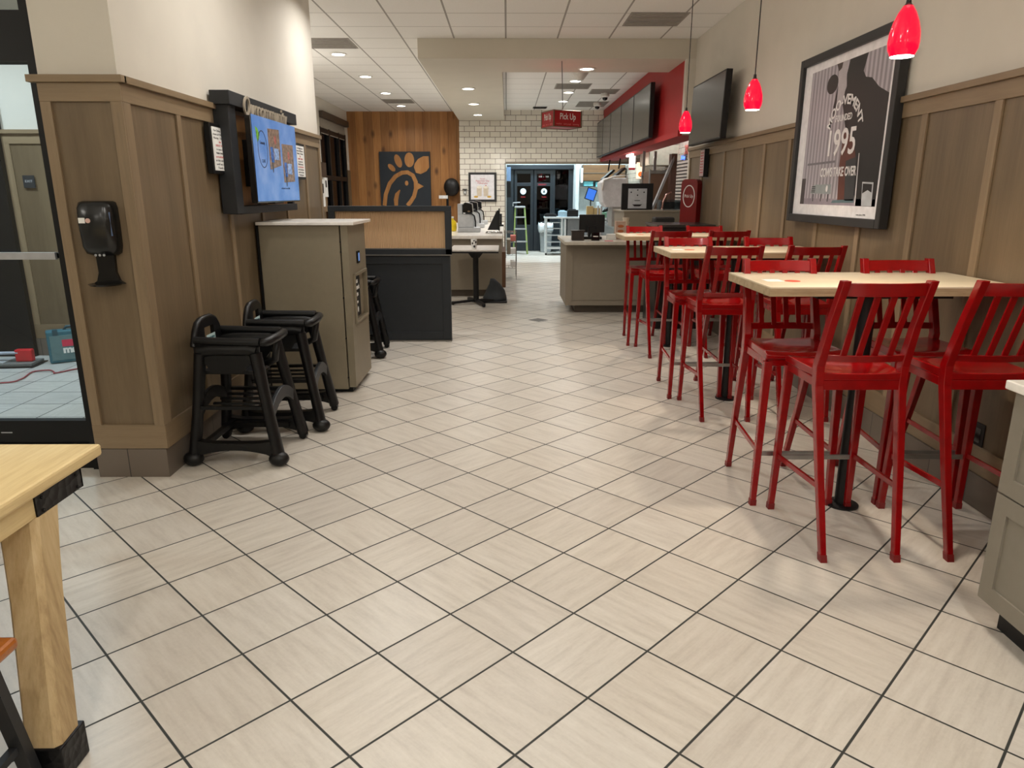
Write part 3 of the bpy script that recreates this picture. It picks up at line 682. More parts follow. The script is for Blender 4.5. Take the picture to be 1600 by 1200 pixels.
# outlet
t = thing('wall_outlet', 'small black wall outlet low on the right wainscot behind the near stools', 'outlet', (2.256, 3.2, .34)); MB().box(-.004, .0, -.04, .04, -.06, .06).build('plate', BLACK, t, bev=.001); MB().box(-.006, -.004, -.018, .018, -.035, .035).build('socket', GLOSSB, t)

# ------------------------------------------------------------------ right wall poster and television
t = thing('framed_poster', 'large black framed cow poster reading 1995 on the right wall', 'picture', (2.245, 4.98, 1.25))
y0, y1, z0, z1 = 4.27, 5.70, 1.25, 2.40
b = MB().box(2.19, 2.245, y0, y0+.055, z0, z1).box(2.19, 2.245, y1-.055, y1, z0, z1).box(2.19, 2.245, y0+.055, y1-.055, z0, z0+.055).box(2.19, 2.245, y0+.055, y1-.055, z1-.055, z1)
o = b.build('frame', M('frame_black', (40, 40, 41), .5), t, bev=.004); o.location = -Vector(t.location)
sheet = box('print_sheet', M('print_white', (236, 234, 236), .3), (2.215, 2.222, y0+.05, y1-.05, z0+.05, z1-.05), t); sheet.location = -Vector(t.location)
mp = frame('-x', (2.2148, 0, 0))
def pp(name, pts, mt, k=1):   # points given as (world y, z)
    return MB().prism([(-a, c) for a, c in pts][::-1], 0, .0003*k, mp).build(name, mt, sheet)
pn = NT('print_corrugated'); sp = pn.n('ShaderNodeSeparateXYZ'); pn.l(pn.obj(), sp.inputs[0])
st = pn.math('ADD', pn.math('MULTIPLY', pn.math('SINE', pn.math('MULTIPLY', sp.outputs[1], 118)), .3), .5)
cc = pn.ramp(pn.math('ADD', pn.math('MULTIPLY', st, .7), pn.math('MULTIPLY', pn.noise(pn.mapped(), 3), .3)), [(.25, (128, 122, 128)), (.7, (186, 180, 188))])
pn.l(cc, pn.b.inputs['Base Color']); pn.b.inputs['Roughness'].default_value = .4; MATS['pc'] = pn.m
PB = M('print_black', (30, 28, 30), .4); PW = M('print_text', (232, 230, 230), .5)
pp('printed_scene', [(5.52, 2.29), (4.39, 2.29), (4.39, 1.378), (5.52, 1.378)], pn.m, 1)
pp('printed_scene', [(5.52, 1.56), (5.45, 1.56), (5.45, 1.378), (5.52, 1.378)], M('print_dusk', (74, 66, 68), .5), 2)
pp('printed_fence', [(5.45, 1.665), (5.0, 1.67), (5.0, 1.655), (5.45, 1.65)], M('print_rail', (120, 116, 122), .5), 2)
pp('printed_ground', [(5.45, 1.42), (4.39, 1.42), (4.39, 1.378), (5.45, 1.378)], M('print_pink', (150, 140, 150), .5), 2)
pp('printed_cow', [(4.80, 2.29), (4.70, 2.29), (4.74, 2.19), (4.70, 2.15), (4.62, 2.135), (4.52, 2.07), (4.39, 2.02), (4.39, 1.378), (4.64, 1.378), (4.70, 1.50), (4.71, 1.68), (4.78, 1.80), (4.90, 1.86), (4.96, 1.98), (5.0, 2.05), (4.95, 2.13), (4.97, 2.2), (4.94, 2.29)], PB, 2)
pp('printed_cow', ell(5.17, 2.17, .085, .062, 18), PB, 3)
pp('printed_cow', [(5.10, 2.29), (4.98, 2.29), (4.96, 2.15), (4.98, 2.04), (5.02, 2.0), (5.06, 2.04), (5.08, 2.15)], M('print_grey', (178, 172, 176), .45), 3)
pp('printed_cow', [(5.13, 2.29), (5.04, 2.29), (5.05, 2.255), (5.09, 2.24)], M('print_brown', (70, 58, 54), .45), 4)
pp('printed_cow', [(5.08, 2.15), (5.12, 2.02), (5.10, 1.95), (5.075, 2.04)], PB, 4)
pp('printed_leg', [(4.92, 1.86), (4.78, 1.80), (4.71, 1.68), (4.70, 1.40), (4.90, 1.40), (4.93, 1.62)], M('print_russet', (96, 52, 42), .45), 3)
pp('printed_leg', [(4.84, 1.66), (4.70, 1.68), (4.67, 1.41), (4.80, 1.41)], M('print_slate', (52, 54, 58), .45), 4)
pp('printed_wagon', [(5.35, 1.455), (5.33, 1.50), (5.28, 1.515), (5.02, 1.515), (5.01, 1.45)], M('print_steel', (150, 158, 160), .45), 3)
for k in range(4): pp('printed_wagon', [(5.33, 1.462+.012*k), (5.27, 1.462+.012*k), (5.27, 1.468+.012*k), (5.33, 1.468+.012*k)], PB, 4)
for y in (5.30, 5.17, 5.06): pp('printed_wagon', [(y, 1.45), (y-.012, 1.45), (y-.012, 1.40), (y, 1.40)], PB, 3)
pp('printed_wagon', ell(5.08, 1.487, .016, .022, 12), PW, 5)
pp('printed_ramp', [(4.97, 1.41), (4.67, 1.42), (4.66, 1.398), (4.99, 1.392)], M('print_teal', (88, 110, 116), .45), 4)
pp('printed_strap', [(4.672, 1.70), (4.665, 1.70), (4.64, 1.38), (4.65, 1.38)], PW, 5)
pp('printed_pail', [(4.58, 1.525), (4.44, 1.52), (4.43, 1.38), (4.56, 1.38)], M('print_milk', (186, 190, 194), .45), 4)
pp('printed_pail', [(4.57, 1.515), (4.452, 1.51), (4.45, 1.46), (4.50, 1.475), (4.565, 1.455)], PB, 5)
TM = lambda y, z: frame('-x', (2.2125, y, z))
text('printed_text', 'MOO-VEMENT', PW, TM(4.925, 2.045), .085, .60, sheet, arc=.24, bold=.002)
text('printed_text', 'FOUNDED', PW, TM(4.94, 1.935), .058, .235, sheet, bold=.001)
text('printed_text', '1995', PW, TM(4.945, 1.775), .235, .39, sheet, bold=.003)
text('printed_text', 'COWS TAKE OVER', PW, TM(4.945, 1.592), .082, .53, sheet, bold=.002)
text('printed_text', 'cows since 1995', M('ink_grey', (120, 120, 120), .6), TM(4.55, 1.325), .014, .12, sheet)

t = thing('wall_television', 'dark switched off television tilted on the right wall past the poster', 'television', (2.10, 7.9, 1.97))
mx = Matrix.Rotation(math.radians(2), 4, 'Y')
MB().box(-.03, .03, -.63, .62, 0, .63, mx).build('housing', BLACK, t, bev=.004); MB().box(-.032, -.030, -.615, .605, .015, .615, mx).build('glass_face', SCREEN, t); MB().box(.03, .15, -.15, .15, .15, .45).build('wall_bracket', BLACK, t)
t = thing('wall_sign', 'narrow pale printed sign board on the right wainscot below the television', 'sign', (2.245, 8.33, 1.63))
MB().box(-.05, 0, -.08, .10, 0, .30).build('backing', BLACK, t); p = MB().box(-.052, -.05, -.07, .09, .01, .29).build('face', M('sign_pinkish', (196, 170, 170), .5), t)
for i in range(8): text('sign_text', 'allergy facts', M('ink_red', (0, 0, 0)), frame('-x', (-.0525, .01, .26-.03*i)), .018, .12, p)
t = thing('thermostat', 'small white sensor on the wall end below the television', 'sensor', (2.255, 8.95, 2.06)); MB().box(-.02, 0, -.04, .04, 0, .09).build('housing', WHITE, t)

# ------------------------------------------------------------------ hanging sign, menu screens
t = thing('hanging_sign', 'red hanging sign reading Pick Up below the soffit', 'sign', (.70, 9.45, 2.26))
A = Vector((.45, 9.68, 0)); B = Vector((.585, 9.36, 0)); Cc = Vector((.945, 9.56, 0)); D = A+(Cc-B)
base = [A, B, Cc, D]
b = MB(); b.loft([[p+Vector((0, 0, z))-Vector(t.location) for p in base] for z in (2.262, 2.448)]); b.build('box', REDS, t)
b = MB()
for p in base: q = p-Vector(t.location); b.tube([q+Vector((0, 0, 2.255)), q+Vector((0, 0, 2.455))], .011, 6)
for p, q in zip(base, base[1:]+base[:1]):
    for z in (2.26, 2.45): b.tube([p-Vector(t.location)+Vector((0, 0, z)), q-Vector(t.location)+Vector((0, 0, z))], .006, 6)
b.build('frame', M('bronze_edge', (112, 92, 74), .4, .5), t)
def facem(p, q, z, off=.003):
    x = (q-p).normalized(); n = x.cross(Vector((0, 0, 1))); mm = Matrix((x, Vector((0, 0, 1)), n)).transposed().to_4x4(); c = (p+q)/2+n*off; mm.translation = Vector((c.x, c.y, z))-Vector(t.location); return mm
text('lettering', 'Pick Up', PAPER, facem(B, Cc, 2.378), .105, .235, t, bold=.001); text('lettering', 'Pick Up', PAPER, facem(A, B, 2.378), .105, .19, t, bold=.001)
text('lettering', 'mobile   carry-out   catering', M('pink_ink', (216, 120, 120), .6), facem(B, Cc, 2.292), .03, .34, t); text('lettering', 'mobile   carry-out   catering', M('pink_ink', (0, 0, 0)), facem(A, B, 2.292), .03, .28, t)
MB().tube([(0, 0, .20), (-.03, -.13, 3.0-2.26)], .006, 6).build('rod', GREYP, t)
ys = (10.55, 11.9, 13.17, 14.47, 15.6, 16.6)
for i, (a, c) in enumerate(zip(ys, ys[1:])):
    t = thing('menu_screen', 'dark grey menu screen on the red bulkhead, %s of five' % ('nearest', 'second', 'middle', 'fourth', 'farthest')[i], 'menu board', (2.06, (a+c)/2, 2.21), group='row of switched off menu screens')
    h = (c-a)/2; MB().box(-.06, .0, -h+.012, h-.012, 0, .73).build('housing', BLACK, t, bev=.004); MB().box(-.063, -.06, -h+.03, h-.03, .018, .712).build('screen_face', SCREEN, t); MB().box(0, .09, -.15, .15, .2, .5).build('bracket', BLACK, t)

# ------------------------------------------------------------------ back wall things
t = thing('logo_sign', 'square navy panel with a pine cut-out chicken emblem on the wood wall', 'sign', (-2.32, 17.0, 1.15))
m0 = frame('-y', (-2.32, 17.0, 1.15)); m = frame('-y', (2.32*0, 0, 0))
def L(x, z): return (x+2.32, z-1.15)
MB().box(-.585, .57, -.05, -.0, 0, 1.21).build('panel', M('navy_panel', (34, 42, 50), .6), t)
PN = wood('emblem_pine', (150, 100, 50), (176, 122, 66), (196, 142, 84), 'z', .5, 5)
def lp(pts): MB().prism(pts, .05, .056, m).build('emblem', PN, t)
lp(ell(*L(-2.63, 2.01), .105, .055, 18, rot=-45)); lp(ell(*L(-2.475, 2.155), .075, .15, 20, rot=20)); lp(ell(*L(-2.22, 2.18), .11, .16, 20)[:])
lp([L(*p) for p in ((-2.12, 2.02), (-2.10, 2.10), (-2.02, 2.2), (-1.90, 2.26), (-1.78, 2.26), (-1.77, 2.02), (-1.84, 1.93), (-1.97, 1.87), (-2.08, 1.90))])
b = MB(); cen = [(-2.83, 1.17), (-2.79, 1.42), (-2.69, 1.66), (-2.55, 1.82), (-2.40, 1.90), (-2.27, 1.91), (-2.15, 1.84), (-2.09, 1.70), (-2.09, 1.55), (-2.14, 1.38), (-2.22, 1.26), (-2.30, 1.17)]
def strip(cen, w):
    o, i = [], []
    for k, p in enumerate(cen):
        a = Vector(cen[max(k-1, 0)]); c = Vector(cen[min(k+1, len(cen)-1)]); d = (c-a).normalized(); n = Vector((-d.y, d.x)); ww = w[k] if isinstance(w, list) else w
        o.append(L(p[0]+n.x*ww, p[1]+n.y*ww)); i.append(L(p[0]-n.x*ww, p[1]-n.y*ww))
    for k in range(len(cen)-1): b.prism([o[k], o[k+1], i[k+1], i[k]], .05, .056, m)
strip(cen, .045); strip([(-2.56, 1.17), (-2.56, 1.30), (-2.53, 1.42), (-2.46, 1.52)], [.04, .05, .045, .012]); b.build('emblem', PN, t)
lp(ell(*L(-2.30, 1.67), .04, .055, 14)); lp([L(-2.04, 1.67), L(-1.91, 1.60), L(-2.05, 1.53)])
# milkshake poster on the tiles
t = thing('framed_print', 'black framed white shakes advert on the white tiled wall', 'picture', (-.55, 16.7, 1.26))
MB().box(-.315, .315, -.04, 0, 0, .64).build('frame', M('frame_black', (0, 0, 0)), t, bev=.004); p = MB().box(-.265, .265, -.043, -.04, .05, .59).build('print_sheet', M('print_white', (0, 0, 0)), t)
RI = M('ink_red', (0, 0, 0)); text('printed_text', 'Taste some', RI, frame('-y', (0, -.044, .50)), .04, .11, p); text('printed_text', 'Peppermint Chip', RI, frame('-y', (0, -.044, .455)), .05, .30, p); text('printed_text', 'Milkshake', RI, frame('-y', (0, -.044, .405)), .05, .22, p)
q = frame('-y', (0, -.0435, 0)); 
for x in (-.075, .075): MB().prism([(x-.05, .12), (x+.05, .12), (x+.06, .31), (x-.06, .31)], 0, .001, q).build('printed_cup', M('print_cream', (214, 200, 178), .5), p); MB().prism(ell(x, .32, .058, .03, 14), 0, .0012, q).build('printed_cream', M('print_cream2', (238, 230, 214), .5), p)
MB().prism(ell(.075, .355, .012, .012, 10), 0, .002, q).build('printed_cherry', RI, p)
for x in (-.15, .15): MB().prism(ell(x, .11, .05, .022, 12), 0, .0015, q).build('printed_cookie', M('print_gold', (214, 170, 70), .5), p)
t = thing('card_reader', 'small grey wall box left of the framed shakes advert', 'switch box', (-.95, 16.7, 1.42)); MB().box(-.03, .03, -.03, 0, 0, .10).build('housing', GREYP, t); MB().box(-.015, .015, -.032, -.03, .02, .07).build('window', PAPER, t); MB().box(-.055, .055, -.05, 0, .105, .12).build('hood', BLACK, t)

# left window with valance and shade
t = struct(box('window_1', DGLASS, (-3.655, -3.65, 14.5, 16.75, .3, 2.62)))
b = MB()
for y in (14.52, 15.25, 16.1, 16.72): b.box(-3.68, -3.60, y-.05, y+.05, .3, 2.7)
for z in (.34, 1.75, 2.64): b.box(-3.678, -3.602, 14.5, 16.75, z-.045, z+.045)
b.build('window_frame', BLACK, t); MB().box(-3.62, -3.605, 14.55, 16.7, 2.58, 2.96).build('roller_shade', M('shade_grey', (150, 142, 130), .8), t); MB().box(-3.6, -3.52, 14.5, 16.78, 2.86, 2.98).build('window_valance', M('valance_brown', (70, 56, 44), .5), t)
# leaflet holder, on the end of the left wall
t = thing('leaflet_holder', 'wooden brochure board with white leaflets past the end of the left wall', 'brochure holder', (-3.585, 13.9, 1.1))
MB().box(0, .05, .02, .56, 0, .92).build('board', OAK, t); MB().box(.05, .07, .02, .56, .66, .92).build('header', M('valance_brown', (0, 0, 0)), t)
for y, z, h in ((.05, .1, .5), (.31, .28, .36)):
    MB().box(.05, .08, y, y+.24, z, z+h).build('leaflet_stack', PAPER, t)
    MB().box(.08, .082, y+.06, y+.16, z+h*.5, z+h*.85).build('leaflet_print', BLACK, t)

# ------------------------------------------------------------------ left service counter and its machines
t = thing('service_counter', 'taupe service counter with white top left of the kitchen opening', 'counter', (-.7, 10.25, 0))
def cb_(n, m, d, bev=0): o = box(n, m, d, t, bev); o.location = -Vector(t.location); return o
cb_('body', TAUPEC, (-1.9, -.075, 10.3, 14.6, .1, .83), .003); cb_('toe_kick', M('toe_brown', (84, 74, 62), .6), (-1.8, -.16, 10.36, 14.5, 0, .1)); cb_('worktop', WQ, (-1.95, -.06, 10.2, 14.65, .83, .875), .004)
cb_('end_panel', wood('brown_panel', (86, 58, 34), (100, 68, 42), (112, 78, 50), 'z', .5, 8), (-.075, -.02, 10.55, 11.6, .1, .62))
for i, y in enumerate((11.2, 12.6, 14.0)):
    t = thing('shake_machine', 'grey dispensing machine with black head on the left counter, %s of three' % ('nearest', 'middle', 'farthest')[i], 'drink machine', (-.58+.02*i, y, .875), group='row of grey dispensers on the left counter')
    MB().box(-.17, .17, -.13, .2, 0, .07).build('drip_base', LGREY, t, bev=.012); 
    MB().prism([(-.17, .07), (.07, .07), (.07, .20), (.05, .25), (0, .27), (-.17, .27)], -.2, .1, frame('-y', (0, 0, 0))).build('body', LGREY, t, bev=.006)
    MB().box(-.17, -.10, -.1, .2, .27, .42).build('back_column', LGREY, t, bev=.004); MB().prism([(-.09, .29), (.06, .29), (.05, .42), (-.06, .44), (-.09, .41)], -.2, .1, frame('-y', (0, 0, 0))).build('head', GLOSSB, t, bev=.008)
    MB().tube([(-.05, -.11, .28), (.04, -.11, .28), (.085, -.11, .24), (.10, -.11, .16), (.10, -.11, .08)], .012, 8).build('hose', BLACK, t, smooth=True); MB().prism(ell(0, .31, .02, .012, 12), .1, .103, frame('-y', (0, 0, 0))).build('badge', CHROME, t)
t = thing('tablet_stand', 'black tilted order tablet on a wire base at the counter corner', 'tablet', (-.19, 10.85, .875))
MB().prism([(-.10, .05), (.07, .05), (.07, .33), (.04, .33)], -.1, .1, frame('-y', (0, 0, 0))).build('stand', BLACK, t, bev=.005)
MB().box(.065, .085, -.13, .13, .04, .36).build('tablet', GLOSSB, t, bev=.004); MB().tube([(-.12, -.13, .01), (.09, -.13, .01), (.11, -.1, .01), (.11, .1, .01), (.09, .13, .01), (-.12, .13, .01), (-.12, -.13, .01)], .009, 8).build('wire_base', CHROME, t, smooth=True)
t = thing('phone_handset', 'black handset standing on the left counter behind the tablet', 'phone', (-.12, 13.1, .875)); MB().box(-.03, .03, -.02, .03, 0, .22).build('handset', BLACK, t, bev=.008); MB().box(-.06, .06, -.06, .06, 0, .03).build('cradle', BLACK, t, bev=.006)
t = thing('lemon_jug', 'bright yellow jug beside the dispensers at the left edge of the counter', 'jug', (-.865, 11.4, .875)); MB().lathe([(0, 0), (.07, 0), (.08, .05), (.075, .14), (.03, .18), (.03, .20), (0, .20)], n=18).build('body', M('yellow_plastic', (232, 200, 30), .35), t, smooth=50); MB().lathe([(0, .2), (.034, .2), (.034, .225), (0, .225)], n=14).build('cap', WHITE, t)
t = thing('black_fan', 'black round hood on a pole in front of the wood wall', 'fan', (-1.36, 16.8, 0))
MB().tube([(0, 0, 0), (0, 0, 1.45)], .03, 10).build('pole', BLACK, t); MB().lathe([(0, 0), (.16, 0), (.14, .02), (0, .03)], n=20).build('base', BLACK, t)
MB().ball((.10, 0, 1.58), .2, (.9, .75, 1), 18, 12).build('hood', M('black_mesh', (20, 18, 18), .5, bump=.6, vscale=60), t, smooth=True); MB().box(-.18, .02, -.16, -.15, 1.33, 1.40).build('card', PAPER, t)
# goods on the aisle end of the counter
t = thing('wire_rack', 'grey wire rack holding napkins at the kitchen end of the left counter', 'rack', (.06, 12.6, 0))
b = MB()
for x in (-.1, .1):
    for y in (-.25, .25): b.tube([(x, y, 0), (x, y, .82)], .008, 6)
for z in (.2, .42, .64, .8):
    for x in (-.1, -.03, .03, .1): b.tube([(x, -.25, z), (x, .25, z)], .004, 5)
    for y in (-.25, .25): b.tube([(-.1, y, z), (.1, y, z)], .005, 5)
b.build('wire_frame', CHROME, t)
for i, (z, w) in enumerate(((.215, 'bottom'), (.435, 'middle'), (.655, 'top'))):
    o = MB().box(-.03+.09, .15+.0, 12.42-12.6, 12.78-12.6, 0, .09).build('napkin_pack', PAPER if i < 2 else M('red_pack', (196, 110, 100), .6)); o.location = (.0, 12.6, z)
    tag(o, ('white' if i < 2 else 'red and white')+' paper pack on the %s shelf of the wire rack' % w, 'package', 'paper packs on the wire rack')
t = tag(MB().box(-.005, .06, 11.8, 12.3, .48, .72).build('napkin_dispenser', M('dispenser_taupe', (140, 132, 116), .4), bev=.01), 'taupe dispenser box fixed to the aisle end of the left counter', 'dispenser')

# bistro table and what stands by it
t = thing('bistro_table', 'small square white table with black pedestal in front of the left counter', 'table', (-.42, 9.62, 0))
MB().box(-.32, .31, -.46, .4, .735, .755).build('top', M('pale_top', (206, 200, 192), .35), t, bev=.003); MB().box(-.322, .312, -.462, .402, .715, .735).build('edge', BLACK, t)
MB().tube([(0, 0, .05), (0, 0, .71)], .038, 16).build('column', BLACK, t, smooth=40); MB().prism([(-.12, .71), (.12, .71), (.05, .62), (-.05, .62)], -.03, .03, frame('-y', (0, 0, 0))).build('bracket', BLACK, t)
for a in range(4): MB().beam((0, 0, .05), (.33*math.cos(a*math.pi/2+.35), .33*math.sin(a*math.pi/2+.35), .03), .05, .03).build('foot', BLACK, t)
for a in range(4): MB().ball((.33*math.cos(a*math.pi/2+.35), .33*math.sin(a*math.pi/2+.35), .025), .025).build('glide', BLACK, t)
t = thing('cow_spotted_cup', 'white cup with black cow spots on the small bistro table', 'cup', (-.43, 9.4, .755)); MB().lathe([(0, 0), (.032, 0), (.04, .12), (0, .12)], n=18).build('cup', PAPER, t, smooth=50)
for k, (a, z, r) in enumerate(((-1.4, .03, .016), (-2.0, .07, .014), (-.9, .085, .017), (-1.5, .105, .012))): MB().ball((.036*math.cos(a), .036*math.sin(a), z), r, (.8, .35, 1)).build('spot', BLACK, t)
t = thing('slumped_bag', 'dark grey bag slumped on the floor by the bistro table', 'bag', (-.17, 9.80, 0))
R = []
for z, hw, cx, d in ((.02, .16, 0, .12), (.06, .165, 0, .12), (.16, .13, .01, .10), (.25, .075, .0, .07), (.32, .03, -.03, .03)): R.append([Vector((cx+hw*math.cos(a), d*math.sin(a), z)) for a in [k*math.pi/8 for k in range(16)]])
MB().loft(R).build('body', M('bag_grey', (58, 62, 66), .8, bump=.5, vscale=30), t, smooth=True); MB().box(-.20, .17, -.14, .13, .0, .03).build('tray', BLACK, t, bev=.01)

t = tag(MB().prism([(0, -.22), (.22, 0), (0, .22), (-.22, 0)], 0, .002, frame('up', (.37, 8.33, 0)) @ Matrix.Scale(.55, 4)).build('floor_drain', M('drain_metal', (96, 90, 84), .5, .4)), 'small diamond shaped floor drain cover in the middle of the aisle', 'drain')

# ------------------------------------------------------------------ right service counter
t = thing('service_counter', 'taupe pick up counter with pale top right of the kitchen aisle', 'counter', (1.2, 9.0, 0))
for n_, m_, d_, bv in (('body', TAUPEC, (.725, 2.2, 8.8, 9.75, .1, .855), .003), ('toe_kick', M('toe_brown', (0, 0, 0)), (.85, 2.1, 8.9, 9.65, 0, .1), 0), ('worktop', M('pale_counter', (196, 188, 172), .3), (.69, 2.23, 8.6, 9.85, .855, .895), .003)):
    o = box(n_, m_, d_, t, bv); o.location = -Vector(t.location)
b = MB().box(.80, 2.2, 8.79, 8.80, .17, .18).box(.80, 2.2, 8.79, 8.80, .79, .80).box(.80, .81, 8.79, 8.80, .18, .79); o = b.build('panel_bead', TAUPEC, t); o.location = -Vector(t.location)
t = thing('pos_monitor', 'black till monitor seen from behind on the right pick up counter', 'monitor', (1.07, 9.15, .895))
MB().box(-.16, .16, -.02, .02, .08, .30).build('screen', BLACK, t, bev=.008); MB().box(-.05, .05, -.05, .0, .0, .16).build('neck', BLACK, t, bev=.005); MB().box(-.11, .12, -.1, .1, 0, .03).build('base', BLACK, t, bev=.005)
t = thing('card_terminal', 'black card terminal in front of the till monitor', 'card terminal', (1.08, 8.86, .895)); MB().prism([(-.05, 0), (.05, 0), (.05, .06), (-.05, .10)], -.05, .05, frame('+x', (0, 0, 0))).build('body', GLOSSB, t, bev=.006); MB().box(-.03, .03, -.055, -.05, .045, .055).build('badge', PAPER, t)
t = thing('napkin_box', 'dark brown box at the left end of the pick up counter', 'box', (.87, 8.9, .895)); MB().box(-.075, .075, -.06, .06, 0, .11).build('body', M('dark_brown', (40, 30, 26), .4), t, bev=.004); MB().box(-.085, .085, -.07, .07, .11, .12).build('lid', M('dark_brown', (0, 0, 0)), t)
t = thing('printed_carton', 'tall carton with food print at the till end of the pick up counter', 'carton', (1.42, 9.1, .895)); MB().box(-.06, .06, -.05, .05, 0, .22).build('body', M('carton_tan', (190, 160, 140), .6), t)
for z in (.05, .1, .16): MB().prism(ell(0, z, .04, .018, 12), .05, .052, frame('-y', (0, 0, 0))).build('printed_food', M('food_orange', (176, 96, 50), .6), t)
t = tag(MB().box(1.18, 1.28, 8.68, 8.76, .895, .899).build('red_card', M('ink_red', (0, 0, 0))), 'small red card lying at the front of the pick up counter', 'card')
t = tag(MB().box(1.25, 1.36, 9.0, 9.12, .895, .96).build('receipt_roll_box', WHITE, bev=.004), 'small white receipt box beside the till monitor', 'box')
# tall back counter
t = thing('tall_counter', 'tall plain taupe counter block behind the pick up counter', 'counter', (1.95, 9.9, 0))
o = box('body', TAUPEC, (1.585, 2.9, 9.86, 10.75, 0, 1.2), t, .004); o.location = -Vector(t.location); o = box('worktop', TAUPEC, (1.575, 2.9, 9.85, 10.8, 1.2, 1.225), t, .003); o.location = -Vector(t.location)
t = thing('order_screen', 'black order screen with pale back plate standing on the tall counter', 'monitor', (1.83, 10.3, 1.225))
MB().box(-.22, .22, -.02, .02, .0, .36).build('screen', BLACK, t, bev=.005); MB().box(-.13, .13, -.026, -.02, .0, .29).build('back_plate', LGREY, t)
for x, z in ((-.09, .24), (.09, .24), (0, .27), (0, .2)): MB().ball((x, -.027, z), .01, (1, .3, 1)).build('screw', BLACK, t)
MB().box(-.04, .04, -.0275, -.026, .125, .132).build('plate_mark', BLACK, t); MB().prism([(-.07, .075), (.07, .075), (.04, .05), (-.04, .05)], .026, .0275, frame('-y', (0, 0, 0))).build('plate_mark', BLACK, t); MB().box(-.15, .15, -.06, .06, 0, .02).build('base', BLACK, t)
for k in range(5):
    o = MB().lathe([(0, 0), (.035, 0), (.045, .05), (0, .05)], (0, 0, 0), 14).build('paper_cup', M('print_cream', (0, 0, 0)), smooth=40); o.location = (1.53, 9.35, .895+.051*k); tag(o, 'stacked printed paper cup on the pick up counter, number %s from the counter' % ('one', 'two', 'three', 'four', 'five')[k], 'cup', 'stack of printed paper cups on the pick up counter')
for o in COL.objects:
    if o.name.startswith('paper_cup'): o['label'] = {'': 'lowest', '001': 'second lowest', '002': 'middle', '003': 'second highest', '004': 'topmost'}[o.name[10:].strip('.')]+' printed paper cup in the stack beside the tall counter'
# black station
t = thing('condiment_station', 'black waist high station against the wall behind the farthest high table', 'cabinet', (1.92, 8.0, 0))
o = box('body', M('station_black', (30, 29, 28), .35), (1.62, 2.22, 7.75, 8.4, 0, 1.10), t, .006); o.location = -Vector(t.location); o = box('top', M('station_top', (52, 50, 48), .25), (1.60, 2.225, 7.72, 8.42, 1.10, 1.13), t, .004); o.location = -Vector(t.location)
o = box('door', M('station_black', (0, 0, 0)), (1.66, 1.90, 7.735, 7.75, .1, 1.05), t, .003); o.location = -Vector(t.location); o = box('door', M('station_black', (0, 0, 0)), (1.93, 2.18, 7.735, 7.75, .1, 1.05), t, .003); o.location = -Vector(t.location)
t = thing('dark_caddy', 'small dark caddy standing in front of the tall taupe counter', 'caddy', (2.02, 9.4, .895)); MB().box(-.13, .13, -.1, .1, 0, .26).build('body', M('caddy_dark', (34, 33, 32), .5), t, bev=.02); MB().box(-.1, .1, -.105, -.1, .1, .2).build('slot', GLOSSB, t)
# red standing sign
t = thing('standing_sign', 'red upright sign with white oval reading Pick Up by the right wall', 'sign', (2.14, 8.52, 0))
mm = Matrix.Rotation(math.radians(-52), 4, 'Z') @ frame('-y', (0, 0, 0))
R = []; pts = [(-.115, 0)]+[(-.115+.05-.05*math.cos(a), 1.56+.05*math.sin(a)) for a in (0, .5, 1.0, 1.57)]+[(.115-.05+.05*math.sin(a), 1.56+.05*math.cos(a)) for a in (0, .5, 1.0, 1.57)]+[(.115, 0)]
MB().prism(pts, -.04, .04, mm).build('panel', M('sign_red_deep', (120, 6, 10), .3), t); MB().lathe([(0, 0), (.09, 0), (.09, .015), (0, .02)], n=20).build('base', BLACK, t)
b = MB(); ring_pts(b, .0, 1.42, .085, .125, .010, .04, .043, mm); b.build('oval_ring', PAPER, t); text('lettering', 'Pick Up', PAPER, mm @ Matrix.Translation((0, 1.42, .0415)), .05, .12, t)

# ------------------------------------------------------------------ right kitchen line
K = []
t = thing('tall_cabinet', 'brown steel cabinet with a light frame behind the tall counter', 'cabinet', (2.42, 11.6, 0))
MB().box(-.22, .16, -.3, .5, 0, 1.78).build('body', M('cabinet_brown', (112, 84, 66), .45), t, bev=.005); MB().box(-.235, -.22, -.3, -.24, 0, 1.8).build('frame_post', STEEL, t); MB().box(-.23, .17, -.31, -.30, 1.74, 1.79).build('frame_rail', STEEL, t)
t = thing('leaning_bar', 'long pale bar leaning diagonally across the brown cabinet', 'bar', (2.46, 10.95, 0)); MB().beam((-.28, 0, 1.23), (.04, .14, 1.98), .035, .035).build('bar', LGREY, t); MB().box(.0, .08, .12, .30, 0, 2.02).build('upright', M('brown_frame', (100, 72, 62), .5), t); MB().box(-.30, -.26, -.02, .02, 0, 1.24).build('foot', LGREY, t)
t = thing('storage_cabinet', 'light wall cabinet with two doors high behind the leaning bar', 'cabinet', (2.75, 13.4, 1.93)); MB().box(-.25, .25, -.4, .5, 0, .33).build('carcass', M('cab_tan', (150, 140, 120), .5), t); MB().box(-.26, -.25, -.38, .04, .02, .31).build('door', M('cab_tan', (0, 0, 0)), t); MB().box(-.26, -.25, .06, .48, .02, .31).build('door', M('cab_tan', (0, 0, 0)), t)
t = thing('wall_louver', 'slatted white panel on the kitchen wall behind the red standing sign', 'louver', (2.995, 12.9, 1.22)); b = MB()
for k in range(14): b.box(-.045, .0, -1.0, 1.0, k*.055, k*.055+.032)
b.build('slats', M('slat_white', (164, 152, 136), .5), t); MB().box(-.02, .0, -1.0, 1.0, 0, .77).build('backing', M('slat_dark', (70, 60, 54), .6), t)
